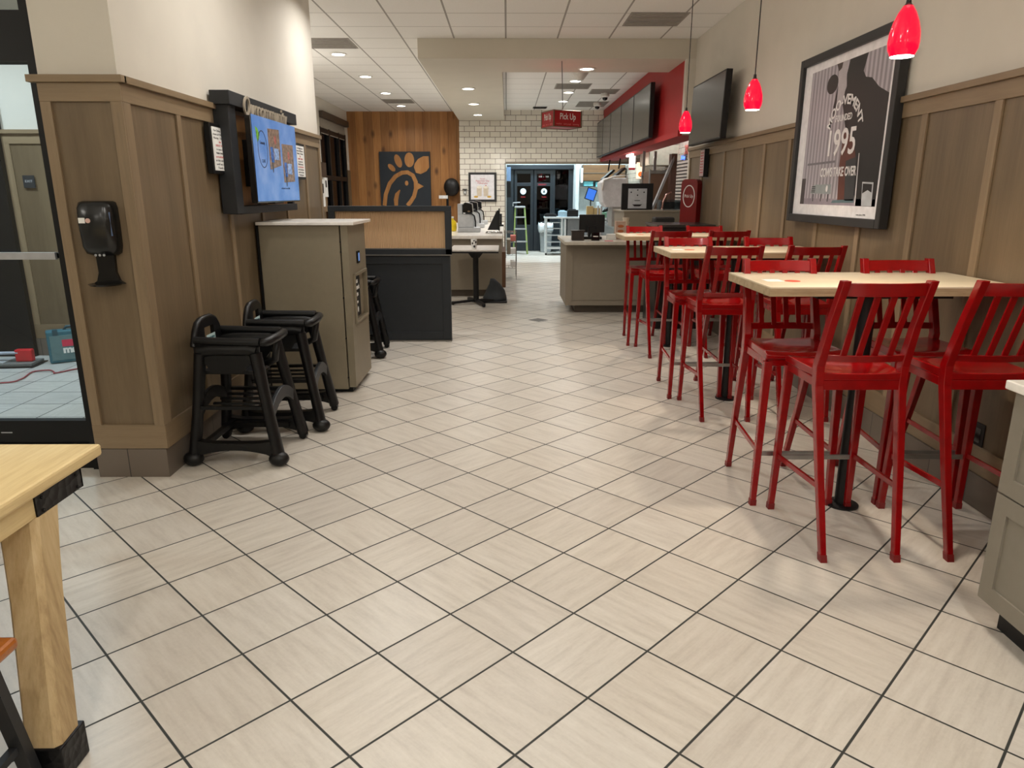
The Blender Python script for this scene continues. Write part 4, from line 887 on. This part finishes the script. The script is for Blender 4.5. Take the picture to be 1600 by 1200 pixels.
t = thing('wall_letters', 'red block letters on the pale kitchen wall beside the bulkhead', 'sign', (2.99, 12.35, 2.14)); text('lettering', '395', M('letters_red', (150, 70, 56), .5), frame('-x', (0, 0, 0)), .2, .30, t, ext=.01, bold=.006)
t = thing('blue_neon', 'small glowing blue sign on the kitchen wall below the red letters', 'sign', (2.99, 12.55, 2.03)); MB().box(-.01, 0, -.16, .16, -.05, .05).build('backing', M('neon_back', (60, 66, 90), .4), t); text('lit_letters', 'Pickup', M('neon_blue', (70, 110, 255), .4, emit=2.0), frame('-x', (-.012, 0, 0)), .09, .26, t, ext=.004)
t = thing('cup_crate', 'clear crate of glassware on the tall taupe counter', 'crate', (2.32, 10.2, 1.225)); MB().box(-.2, .4, -.15, .15, 0, .14).build('crate', CLEARP, t)
b = MB()
for i in range(7):
    for j in range(3): b.lathe([(.02, .005), (.03, .1), (.034, .1), (.024, .002)], (-.15+.08*i, -.1+.1*j, .01), 10)
b.build('glasses', CLEARP, t)['kind'] = 'stuff'
t = thing('tall_tap', 'bent pinkish metal tap rising from the tall taupe counter', 'tap', (2.12, 9.98, 1.225)); MB().tube([(0, 0, 0), (.01, 0, .12), (.05, 0, .21), (.12, 0, .24)], .012, 8).build('spout', M('copper_tap', (214, 170, 160), .25, .8), t, smooth=True); MB().lathe([(0, 0), (.03, 0), (.03, .02), (0, .02)], n=14).build('base', CHROME, t)
# ice bin: big white plastic hopper and stand
t = thing('ice_hopper', 'large white plastic hopper on legs above the kitchen line', 'machine', (1.80, 12.6, 0))
MB().loft([[Vector((x, y, z)) for x, y in ((-.18, -.25), (.26, -.25), (.26, .25), (-.18, .25))] if False else [Vector((x*s+ox, y, z)) for x, y in ((-.22, -.25), (.22, -.25), (.22, .25), (-.22, .25))] for z, s, ox in ((1.22, .8, .05), (1.30, .95, .02), (1.62, 1.05, 0), (1.70, .8, .06))]).build('hopper', M('hopper_white', (214, 214, 216), .3), t, bev=.02)
MB().box(-.02, .24, -.24, .24, .90, 1.22).build('housing', M('housing_grey', (150, 148, 144), .4), t, bev=.01); b = MB()
for x in (-.2, .22):
    for y in (-.22, .22): b.tube([(x, y, 0), (x, y, 1.24)], .015, 8)
b.build('stand', LGREY, t); MB().tube([(-.2, -.27, 1.5), (-.18, -.27, 1.66), (0, -.27, 1.72), (.2, -.27, 1.74), (.24, -.27, 1.5)], .015, 8).build('rim_bar', WHITE, t, smooth=True)
t = thing('prep_counter', 'steel prep counter running along the kitchen line', 'counter', (2.3, 13.9, 0)); MB().box(-.35, .35, -1.1, 1.6, .82, .88).build('worktop', STEEL, t); MB().box(-.3, .33, -1.05, 1.55, .1, .80).build('base_cabinet', STEEL, t)
for i, (x, y, w, d, h, c, l) in enumerate(((2.12, 13.1, .16, .2, .30, 'k', 'black kitchen appliance nearest on the steel prep counter'), (2.30, 13.5, .2, .2, .42, 's', 'steel canister unit in the middle of the prep counter'), (2.12, 14.0, .2, .2, .34, 'w', 'white plastic tub on the prep counter'), (2.38, 14.4, .22, .25, .5, 'k', 'tall black appliance on the prep counter'), (2.15, 14.9, .2, .2, .3, 's', 'small steel box at the far end of the prep counter'))):
    t = thing('kitchen_appliance', l, 'appliance', (x, y, .88)); mt = {'k': BLACK, 's': STEEL, 'w': WHITE}[c]; MB().box(-w/2, w/2, -d/2, d/2, 0, h*.7).build('body', mt, t, bev=.015); MB().box(-w*.4, w*.4, -d*.4, d*.4, h*.7, h).build('lid', mt, t, bev=.02); MB().box(-w*.3, w*.3, -d/2-.006, -d/2, h*.2, h*.5).build('control_panel', GREYP, t)
for i, (x, y, z, rx) in enumerate(((2.2, 16.2, 1.82, 50), (2.32, 15.5, 1.84, 50))):
    t = thing('order_monitor', 'tilted order monitor hanging over the kitchen line, %s of two' % ('left', 'right')[i], 'monitor', (x, y, z), group='tilted monitors over the kitchen line')
    mx = Matrix.Rotation(math.radians(rx), 4, 'Y'); MB().box(-.02, .02, -.22, .22, -.15, .17, mx).build('housing', BLACK, t); MB().box(-.024, -.02, -.2, .2, -.13, .15, mx).build('screen_face', M('kds_grey', (120, 130, 134), .3), t); MB().tube([(.02, 0, .1), (.05, 0, 2.16-z)], .015, 8).build('arm', BLACK, t)
t = thing('shelf_light', 'short bright strip light under the red bulkhead', 'light', (2.2, 13.3, 2.09)); MB().box(-.02, .02, -.28, .28, 0, .03).build('tube', M('strip_lit', (255, 246, 238), .4, emit=9), t); MB().tube([(0, -.2, .03), (0, -.2, .06)], .006, 6).build('hanger', GREYP, t); MB().tube([(0, .2, .03), (0, .2, .06)], .006, 6).build('hanger', GREYP, t)
ld = bpy.data.lights.new('lamp', 'AREA'); ld.shape = 'RECTANGLE'; ld.size = .04; ld.size_y = .5; ld.energy = 8; ld.color = (1, .95, .9); lo = bpy.data.objects.new('lamp', ld); COL.objects.link(lo); lo.parent = t; lo.location = (0, 0, -.01)
t = thing('lit_menu', 'small glowing menu card with food picture under the red bulkhead', 'sign', (2.32, 14.2, 1.72)); MB().box(.02, .14, 0, .02, .20, .42).build('panel', M('lit_card', (255, 236, 228), .4, emit=1.1), t); MB().box(.02, .14, -.001, .02, .16, .20).build('band', RI, t); MB().box(.17, .33, 0, .02, 0, .3).build('picture_panel', M('lit_card2', (255, 214, 180), .4, emit=1.2), t); MB().prism(ell(.25, .08, .05, .05, 14), .0, .004, frame('-y', (0, 0, 0))).build('food_image', M('food_lit', (230, 110, 50), .4, emit=.8), t)
t = thing('steel_column', 'vertical steel rack with hanging black utensils beside the glowing menu', 'rack', (2.2, 12.0, 0)); MB().box(-.02, .02, -.1, -.06, 0, 2.1).build('post', STEEL, t); MB().box(.16, .2, -.1, -.06, 0, 2.1).build('post', STEEL, t); MB().box(-.02, .2, -.1, .1, 1.7, 1.72).build('shelf', STEEL, t); MB().tube([(.09, -.1, 1.7), (.1, -.12, 1.55), (.07, -.1, 1.4), (.09, -.1, 1.32)], [.02, .03, .012, .02], 8).build('utensil', BLACK, t, smooth=True)

# ------------------------------------------------------------------ kitchen end
DY = 18.7
t = struct(MB().box(.02, 1.68, DY-.06, DY+.05, 2.02, 2.12).box(.02, .17, DY-.04, DY+.05, 0, 2.02).box(1.56, 1.68, DY-.04, DY+.05, 0, 2.02).box(1.17, 1.22, DY-.04, DY+.05, 0, 2.02).build('door_1', DOORB))
MB().box(.0, 1.7, DY-.16, DY-.05, 2.03, 2.13).build('door_header', DOORB, t)
def leaf(x0, x1, par):
    b = MB().box(x0, x0+.07, DY-.03, DY+.02, 0, 2.02).box(x1-.07, x1, DY-.03, DY+.02, 0, 2.02).box(x0+.07, x1-.07, DY-.03, DY+.02, 1.92, 2.02).box(x0+.07, x1-.07, DY-.03, DY+.02, 1.62, 1.70).box(x0+.07, x1-.07, DY-.03, DY+.02, .0, .66)
    o = b.build('door_leaf', DOORB, par, bev=.004); MB().box(x0+.07, x1-.07, DY-.005, DY+.0, .66, 1.62).box(x0+.07, x1-.07, DY-.005, DY, 1.70, 1.92).build('door_glass', DGLASS, o); return o
l1 = leaf(.19, .67, t); l2 = leaf(.69, 1.17, t)
struct(box('wall_night_outside', M('outside_dark', (22, 28, 36), .8), (0, 1.7, DY+.03, DY+.045, 0, 2.03)))
for x, l in ((.415, l1), (.945, l2)):
    MB().prism(ell(0, 0, .075, .075, 24), 0, .004, frame('-y', (x, DY-.006, 1.49))).build('round_decal', M('decal_white', (214, 230, 236), .5), l)
    text('decal_text', 'PUSH', M('decal_red', (190, 50, 60), .5), frame('-y', (x, DY-.008, 1.35)), .045, .11, l)
text('decal_text', 'EMERGENCY', M('decal_red', (0, 0, 0)), frame('-y', (.90, DY-.035, 1.655)), .05, .2, l2); MB().prism([(-.03, -.03), (.03, -.03), (0, .045)], 0, .002, frame('-y', (.945, DY-.012, 1.49))).build('decal_symbol', DOORB, l2)
text('decal_text', '10 - 10', PAPER, frame('-y', (.93, DY-.008, 1.85)), .05, .24, l2)
MB().box(1.22, 1.56, DY-.005, DY, .9, 2.02).build('side_glass', DGLASS, t); MB().box(1.22, 1.56, DY-.03, DY+.02, 0, .9).build('side_panel', DOORB, t)
struct(box('wall_kitchen_jamb', M('kitchen_white', (0, 0, 0)), (1.68, 1.76, 17.95, 18.75, 0, CZ)))
t = thing('wood_shelf_box', 'brown plywood panel high beside the kitchen doors', 'panel', (2.35, 18.44, 1.75)); MB().box(-.45, .6, 0, .31, 0, .38).build('box', wood('ply_brown', (84, 58, 32), (104, 74, 42), (118, 86, 50), 'x', .6, 5), t); MB().box(-.5, -.45, 0, .3, -.05, .3).build('end_strip', PAPER, t); MB().box(-.45, .6, -.01, 0, .17, .19).build('joint', M('toe_brown', (0, 0, 0)), t)
t = thing('wall_phone', 'white and blue panel on the left edge of the kitchen opening', 'poster', (.045, 17.7, 1.35)); MB().box(-.05, .05, 0, .01, .38, .70).build('upper_sheet', M('sheet_blue', (130, 160, 200), .5), t); MB().box(-.05, .05, 0, .01, 0, .36).build('lower_sheet', BLACK, t)
# step ladder
t = thing('step_ladder', 'green and silver step ladder in front of the kitchen doors', 'ladder', (.33, 17.8, 0))
GR = M('ladder_green', (132, 152, 84), .5)
for s, xt in ((-1, -.12), (1, .1)):
    MB().beam((s*.17, -.15, 0), (xt, .12, 1.12), .03, .05).build('rail', GR, t); MB().beam((s*.17, .42, 0), (xt, .16, 1.1), .02, .03).build('rear_leg', GR, t)
for z, y, w in ((.30, -.08, .16), (.60, -.005, .145), (.88, .065, .13)): MB().box(-w, w, y-.05, y+.05, z-.015, z+.015).build('step', LGREY, t)
MB().box(-.14, .12, .05, .22, 1.1, 1.14).build('top_cap', LGREY, t, bev=.01)
MB().tube([(-.18, .1, 1.14), (-.18, .1, 1.22), (.0, .1, 1.23)], .012, 8).build('handle', LGREY, t)
# waste bin with liner
t = thing('waste_bin', 'pale grey slim waste bin with white liner by the kitchen doors', 'bin', (.98, 18.3, 0))
MB().loft([[Vector((x, y, z)) for x, y in ((-a, -a*.9), (a, -a*.9), (a, a*.9), (-a, a*.9))] for z, a in ((0, .125), (.66, .16))]).build('body', M('bin_grey', (150, 156, 158), .5), t, bev=.02)
R = []
for z, a in ((.50, .175), (.56, .19), (.66, .185), (.72, .17), (.66, .15)): R.append([Vector((a*(1+.05*math.sin(5*q))*math.copysign(abs(math.cos(q))**.5, math.cos(q)), a*.9*math.copysign(abs(math.sin(q))**.5, math.sin(q)), z+.02*math.sin(7*q))) for q in [k*math.pi/14 for k in range(28)]])
MB().loft(R).build('liner', M('liner_white', (220, 226, 228), .4, bump=.4, vscale=30), t, smooth=True)
# white wire trolley
t = thing('wire_trolley', 'white wheeled trolley with wire shelves right of the waste bin', 'trolley', (1.2, 17.6, 0))
b = MB()
for x in (-.26, .12):
    for y in (-.2, .2): b.tube([(x, y, .05), (x, y, .86)], .025, 8)
b.build('posts', M('trolley_white', (204, 212, 214), .4), t); MB().box(-.30, .9, -.25, .3, .86, .90).build('top_shelf', M('trolley_white', (0, 0, 0)), t, bev=.005)
for z in (.14, .3, .46, .62, .76): MB().box(-.25, .11, -.2, .2, z, z+.012 if z > .2 else z+.05).build('shelf', M('trolley_white', (0, 0, 0)), t)
for x in (-.26, .12): MB().ball((x, -.2, .025), .025).build('caster', BLACK, t)
t = thing('under_cabinet', 'grey cabinet with handle under the trolley top', 'cabinet', (1.75, 17.6, 0)); MB().box(-.30, .45, -.2, .3, 0, .855).build('body', M('cab_grey', (112, 116, 118), .4), t); MB().box(.02, .04, -.215, -.2, .6, .72).build('handle', PAPER, t); MB().box(-.38, -.33, -.2, .2, 0, .855).build('side_post', M('trolley_white', (0, 0, 0)), t)
for x, w, h, c, l in ((1.05, .28, .06, 'k', 'flat black tray at the left of the trolley top'), (1.34, .2, .13, 'b', 'pale blue folded towel pile on the trolley top'), (1.58, .26, .16, 'k', 'black printer on the trolley top by the blue towels')):
    t = tag(MB().box(x-w/2, x+w/2, 17.45, 17.7, .90, .90+h).box(x-w/2+.03, x+w/2-.05, 17.5, 17.65, .90+h, .92+h).build({'k': 'tray', 'b': 'towel_pile'}[c] if h != .16 else 'label_printer', {'k': BLACK, 'b': M('towel_blue', (150, 176, 190), .8)}[c], bev=.01), l, {'k': 'tray', 'b': 'towels'}[c] if h != .16 else 'printer')
t = thing('menu_tablet', 'glowing blue tilted tablet on a pole beside the kitchen doors', 'tablet', (1.98, 17.3, .9))
mx = Matrix.Translation((0, 0, .52)) @ Matrix.Rotation(math.radians(18), 4, 'Y'); MB().box(-.12, .12, -.012, .012, -.14, .14, mx).build('tablet', BLACK, t, bev=.005); MB().box(-.10, .10, -.014, -.012, -.12, .12, mx).build('screen', M('tablet_blue', (50, 100, 190), .3, emit=.9), t); MB().tube([(0, .02, 0), (0, .02, .5)], .015, 8).build('pole', BLACK, t); MB().box(-.08, .08, -.05, .08, 0, .02).build('base', BLACK, t)
for x, w, h, l in ((1.91, .15, .26, 'tall tan carton beside the blue tablet'), (2.07, .14, .22, 'short tan carton right of the taller tan carton')): tag(MB().box(x-w/2, x+w/2, 16.75, 16.9, .9, .9+h).build('carton', M('carton_kraft', (176, 150, 100), .7), bev=.002), l, 'box', 'tan cartons on the kitchen shelf')
t = thing('prep_shelf', 'white counter inside the kitchen opening under the cartons', 'counter', (2.35, 17.0, 0)); MB().box(-.55, .6, -.35, .35, .86, .9).build('worktop', M('trolley_white', (0, 0, 0)), t); MB().box(-.5, .55, -.25, .3, 0, .86).build('base_cabinet', M('cab_grey', (0, 0, 0)), t)
t = tag(MB().box(2.18, 2.62, 16.72, 16.95, .9, 1.02).build('green_tray', M('green_tray', (120, 170, 140), .5), bev=.01), 'mint green tray with black utensils beside the tan cartons', 'tray')
t = tag(MB().tube([(2.2, 16.8, 1.03), (2.32, 16.8, 1.10), (2.5, 16.8, 1.12), (2.62, 16.8, 1.03)], [.02, .05, .05, .03], 8).build('black_gloves', BLACK, smooth=True), 'crumpled black gloves lying on the mint green tray', 'gloves')
t = thing('steel_mixer', 'pale steel mixing machine with bowl at the back of the kitchen', 'machine', (2.45, 18.2, .0)); MB().box(-.2, .25, -.2, .3, 0, 1.0).build('stand', STEEL, t); MB().lathe([(0, 0), (.12, 0), (.19, .1), (.2, .24), (0, .24)], (-.05, -.02, 1.0), 20).build('bowl', M('trolley_white', (0, 0, 0)), t, smooth=50); MB().tube([(.15, 0, 1.2), (.25, 0, 1.5), (.05, 0, 1.62)], [.06, .06, .04], 10).build('arm', STEEL, t, smooth=True)
for x, z, l in ((2.05, 1.62, 'left'), (2.35, 1.60, 'right')): tag(MB().box(x-.12, x+.12, 18.5, 18.72, z, z+.12).build('storage_tub', M('tub_teal', (110, 190, 200), .4), bev=.01), 'teal storage tub on the high kitchen shelf, %s one' % l, 'tub', 'teal tubs on the high kitchen shelf')
t = tag(MB().box(1.78, 2.95, 18.45, 18.75, 1.57, 1.60).build('high_shelf', STEEL), 'steel shelf under the plywood panel at the back of the kitchen', 'shelf')

# ------------------------------------------------------------------ glazed vestibule at the left
YG = 3.70
t = struct(MB().box(-2.26, -2.165, YG-.06, YG+.06, 0, CZ).box(-6.1, -2.26, YG-.05, YG+.05, 2.06, 2.28).box(-6.1, -2.26, YG-.04, YG+.04, .0, .14).box(-4.05, -3.95, YG-.05, YG+.05, .27, 2.06).build('door_2', BLACK))
MB().box(-3.95, -2.262, YG-.025, YG+.025, .142, .268).box(-6.1, -4.05, YG-.025, YG+.025, .142, .268).build('door_rail', BLACK, t)
MB().box(-3.95, -2.26, YG-.004, YG+.004, .268, 2.06).build('door_glass', GLASS, t); MB().box(-6.1, -4.05, YG-.004, YG+.004, .268, 2.06).build('door_glass', GLASS, t); MB().box(-6.1, -2.26, YG-.004, YG+.004, 2.28, CZ).build('transom_glass', GLASS, t)
MB().box(-3.9, -2.27, YG-.075, YG-.05, 1.135, 1.17).build('push_bar', M('rail_silver', (190, 192, 196), .35, .5), t); MB().box(-3.9, -3.87, YG-.06, YG, 1.14, 1.165).box(-2.30, -2.27, YG-.06, YG, 1.14, 1.165).build('push_bar_mount', BLACK, t)
MB().box(-2.75, -2.69, YG-.0265, YG-.025, .198, .204).build('maker_mark', LGREY, t)
MB().box(-3.1, -2.9, YG-.07, YG-.04, 2.09, 2.15).build('door_closer', BLACK, t)
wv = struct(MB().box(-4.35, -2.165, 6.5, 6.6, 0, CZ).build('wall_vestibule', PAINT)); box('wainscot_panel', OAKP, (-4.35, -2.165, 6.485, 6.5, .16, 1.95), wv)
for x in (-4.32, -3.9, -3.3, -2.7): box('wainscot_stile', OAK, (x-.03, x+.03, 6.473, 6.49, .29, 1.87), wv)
box('wainscot_rail', OAKX, (-4.35, -2.165, 6.472, 6.49, 1.868, 1.95), wv); box('wainscot_rail', OAKX, (-4.35, -2.165, 6.472, 6.49, .16, .29), wv); box('wainscot_cap', OAKX, (-4.37, -2.165, 6.45, 6.5, 1.95, 1.982), wv)
struct(box('baseboard_vestibule', BASETX, (-4.36, -2.165, 6.465, 6.5, 0, .157)))
struct(box('trim_4', BLACK, (-4.75, -4.35, 6.42, 6.55, 0, CZ)))
t = struct(MB().box(-6.1, -4.75, 6.48, 6.49, 0, CZ).build('window_2', DGLASS)); b = MB()
for x in (-4.85, -5.45, -6.05): b.box(x-.05, x+.05, 6.42, 6.55, 0, CZ)
for z in (.08, 2.2): b.box(-6.1, -4.75, 6.425, 6.545, z-.08, z+.08)
b.build('window_frame', BLACK, t)
struct(box('wall_vestibule_left', DARKG, (-6.2, -6.1, 3.69, 6.75, 0, CZ)))
t = thing('exit_plaque', 'small dark tactile plaque reading EXIT in the vestibule', 'sign', (-4.17, 6.473, 1.50)); MB().box(-.05, .05, -.006, 0, 0, .105).build('plate', CHAR, t); text('lettering', 'EXIT', LGREY, frame('-y', (0, -.0065, .055)), .03, .065, t)
# tool case
t = thing('tool_case', 'teal plastic power tool case with red label standing in the vestibule', 'tool case', (-4.03, 6.16, 0), math.radians(33))
TEAL = M('case_teal', (52, 104, 118), .5); o = MB().box(-.02, .42, -.06, .06, .005, .29).build('shell', TEAL, t, bev=.012)
MB().box(-.0, .40, -.066, -.06, .03, .25).build('front_panel', M('case_teal_grey', (92, 122, 126), .5), t, bev=.004); MB().tube([(.12, 0, .285), (.14, 0, .315), (.28, 0, .315), (.30, 0, .285)], .012, 8).build('handle', M('case_dark', (36, 70, 80), .5), t, smooth=True)
MB().box(.09, .34, -.069, -.066, .15, .21).build('label_patch', M('label_red', (206, 50, 80), .5), t); text('brand_lettering', 'makita', PAPER, frame('-y', (.215, -.069, .12)), .085, .25, t, bold=.004, ext=.002)
for x in (.05, .36): MB().box(x-.02, x+.02, -.066, .0, .25, .30).build('latch', M('case_dark', (0, 0, 0)), t)
# tile cutter
t = thing('tile_cutter', 'manual tile cutter with silver rail and red end block on the vestibule floor', 'tool', (-4.5, 6.05, 0), math.radians(6))
MB().box(-.9, .38, -.10, .12, .01, .035).build('base_plate', M('cutter_grey', (110, 112, 110), .5), t, bev=.004); MB().box(.22, .36, -.03, .03, .035, .145).build('end_block', M('cutter_red', (196, 36, 44), .4), t, bev=.012); MB().tube([(-.9, -.018, .115), (.25, -.018, .115)], .014, 8).build('guide_rail', M('rail_alu', (176, 184, 200), .4, .2), t, smooth=True); MB().tube([(-.9, .015, .11), (.25, .015, .11)], .012, 8).build('guide_rail', M('rail_alu', (176, 184, 200), .4, .2), t, smooth=True); MB().box(-.9, .15, -.09, .1, .036, .045).build('bed', LGREY, t); MB().box(-.9, .40, -.12, .14, .0, .01).build('rubber_feet', BLACK, t)
cp = [(-6.0, 5.2), (-4.7, 5.35), (-4.01, 5.44), (-3.92, 5.56), (-3.98, 5.80), (-3.88, 5.86), (-3.80, 5.80), (-3.76, 5.76), (-3.66, 5.92), (-3.5, 6.0), (-3.0, 6.1), (-2.5, 6.15)]
def cr(p, n=5):
    out = []
    for i in range(len(p)-1):
        a, b_, c, d = (Vector(p[max(i-1, 0)]), Vector(p[i]), Vector(p[i+1]), Vector(p[min(i+2, len(p)-1)]))
        for k in range(n): q = k/n; out.append(.5*((2*b_)+(-a+c)*q+(2*a-5*b_+4*c-d)*q*q+(-a+3*b_-3*c+d)*q**3))
    out.append(Vector(p[-1])); return out
tag(MB().tube([(v.x, v.y, .009) for v in cr(cp)], .006, 6).build('extension_cord', M('cord_red', (150, 60, 66), .5), smooth=True), 'thin red extension cord snaking over the vestibule floor', 'cord')

# ------------------------------------------------------------------ foreground table, stool, near right counter
t = thing('timber_table', 'rough pale timber table cut off at the left foreground', 'table', (-1.8, 1.3, 0))
def ft(n, m, d, bev=0, p=None): o = box(n, m, d, p or t, bev); o.location = -Vector(t.location) if p is None else (0, 0, 0); return o
ft('top', ROUGHW, (-2.9, -1.18, .35, 1.955, .722, .757), .008)
ft('apron', ROUGHW, (-1.32, -1.20, .45, 1.86, .66, .722), .003); ft('apron', ROUGHZ, (-2.8, -1.32, 1.78, 1.86, .66, .722), .003)
hm = NT('hammered_iron'); hm.b.inputs['Base Color'].default_value = lin((34, 34, 36)); hm.b.inputs['Metallic'].default_value = .7; hm.b.inputs['Roughness'].default_value = .38
vo = hm.n('ShaderNodeTexVoronoi'); vo.inputs['Scale'].default_value = 38; hm.l(hm.obj(), vo.inputs['Vector']); hm.bump(vo.outputs['Distance'], .45, .006); MATS['hm'] = hm.m
o = ft('corner_bracket', hm.m, (-1.2, -1.195, 1.665, 1.865, .662, .72)); o2 = ft('corner_bracket', hm.m, (-1.35, -1.195, 1.86, 1.866, .662, .72))
for y in (1.69, 1.84):
    for z in (.67, .705): q = MB().ball((-1.194, y, z), .005).build('stud', BLACK, t, smooth=True); q.location = -Vector(t.location)
def leg(x0, y0):
    s = .095; b = MB(); c = .014; prof = [(c, 0), (s-c, 0), (s, c), (s, s-c), (s-c, s), (c, s), (0, s-c), (0, c)]
    ix, iy = (-.1125 if x0 > -2 else .1125), (.27 if y0 > 1 else -.1)
    b.loft([[Vector((x0+x*k-(k-1)*s/2+ix*(z-.1), y0+y*k-(k-1)*s/2+iy*(z-.1), z)) for x, y in prof] for z, k in ((.1, 1), (.45, 1), (.56, 1.06), (.662, 1.15))])
    o = b.build('leg', ROUGHZ, t); o.location = -Vector(t.location); MB().box(x0-.006, x0+s+.006, y0-.006, y0+s+.006, 0, .1).build('foot_cap', hm.m, o, bev=.004)
for x0, y0 in ((-1.232, 1.505), (-2.7, 1.505), (-1.232, .6), (-2.7, .6)): leg(x0, y0)
t = thing('wooden_stool', 'orange brown wood seat on dark legs at the left foreground edge', 'stool', (-1.35, 1.3, 0))
MB().box(-.21, .20, -.17, .165, .425, .455).build('seat', ORANGE, t, bev=.01)
for sx in (-1, 1):
    for sy in (-1, 1): MB().beam((sx*.14+.02, sy*.10, .425), (sx*.15, sy*.19, 0), .032, .03).build('leg', CHAR, t)
MB().beam((.15, -.14, .15), (.15, .14, .15), .02, .02).build('stretcher', CHAR, t)
t = thing('side_cabinet', 'grey shaker cabinet with white top at the right foreground edge', 'cabinet', (1.9, 1.5, 0))
def sc(n, m, d, bev=0): o = box(n, m, d, t, bev); o.location = -Vector(t.location); return o
CG = M('shaker_grey', (134, 127, 114), .5, var=.015)
sc('carcass', CG, (1.655, 2.225, .5, 2.19, .10, .842)); sc('worktop', WQ, (1.625, 2.228, .47, 2.225, .842, .872), .004); sc('toe_kick', BLACK, (1.70, 2.2, .55, 2.15, 0, .10))
for j in range(3):
    ya, yb = 2.185-.56*(j+1)+.004, 2.185-.56*j-.0
    for nm, z0, z1 in (('drawer', .50, .838), ('drawer', .105, .494)):
        b = MB().box(1.645, 1.655, ya, yb, z0, z1).box(1.637, 1.645, ya, ya+.06, z0, z1).box(1.637, 1.645, yb-.06, yb, z0, z1).box(1.637, 1.645, ya+.06, yb-.06, z0, z0+.06).box(1.637, 1.645, ya+.06, yb-.06, z1-.06, z1)
        o = b.build(nm, CG, t); o.location = -Vector(t.location)
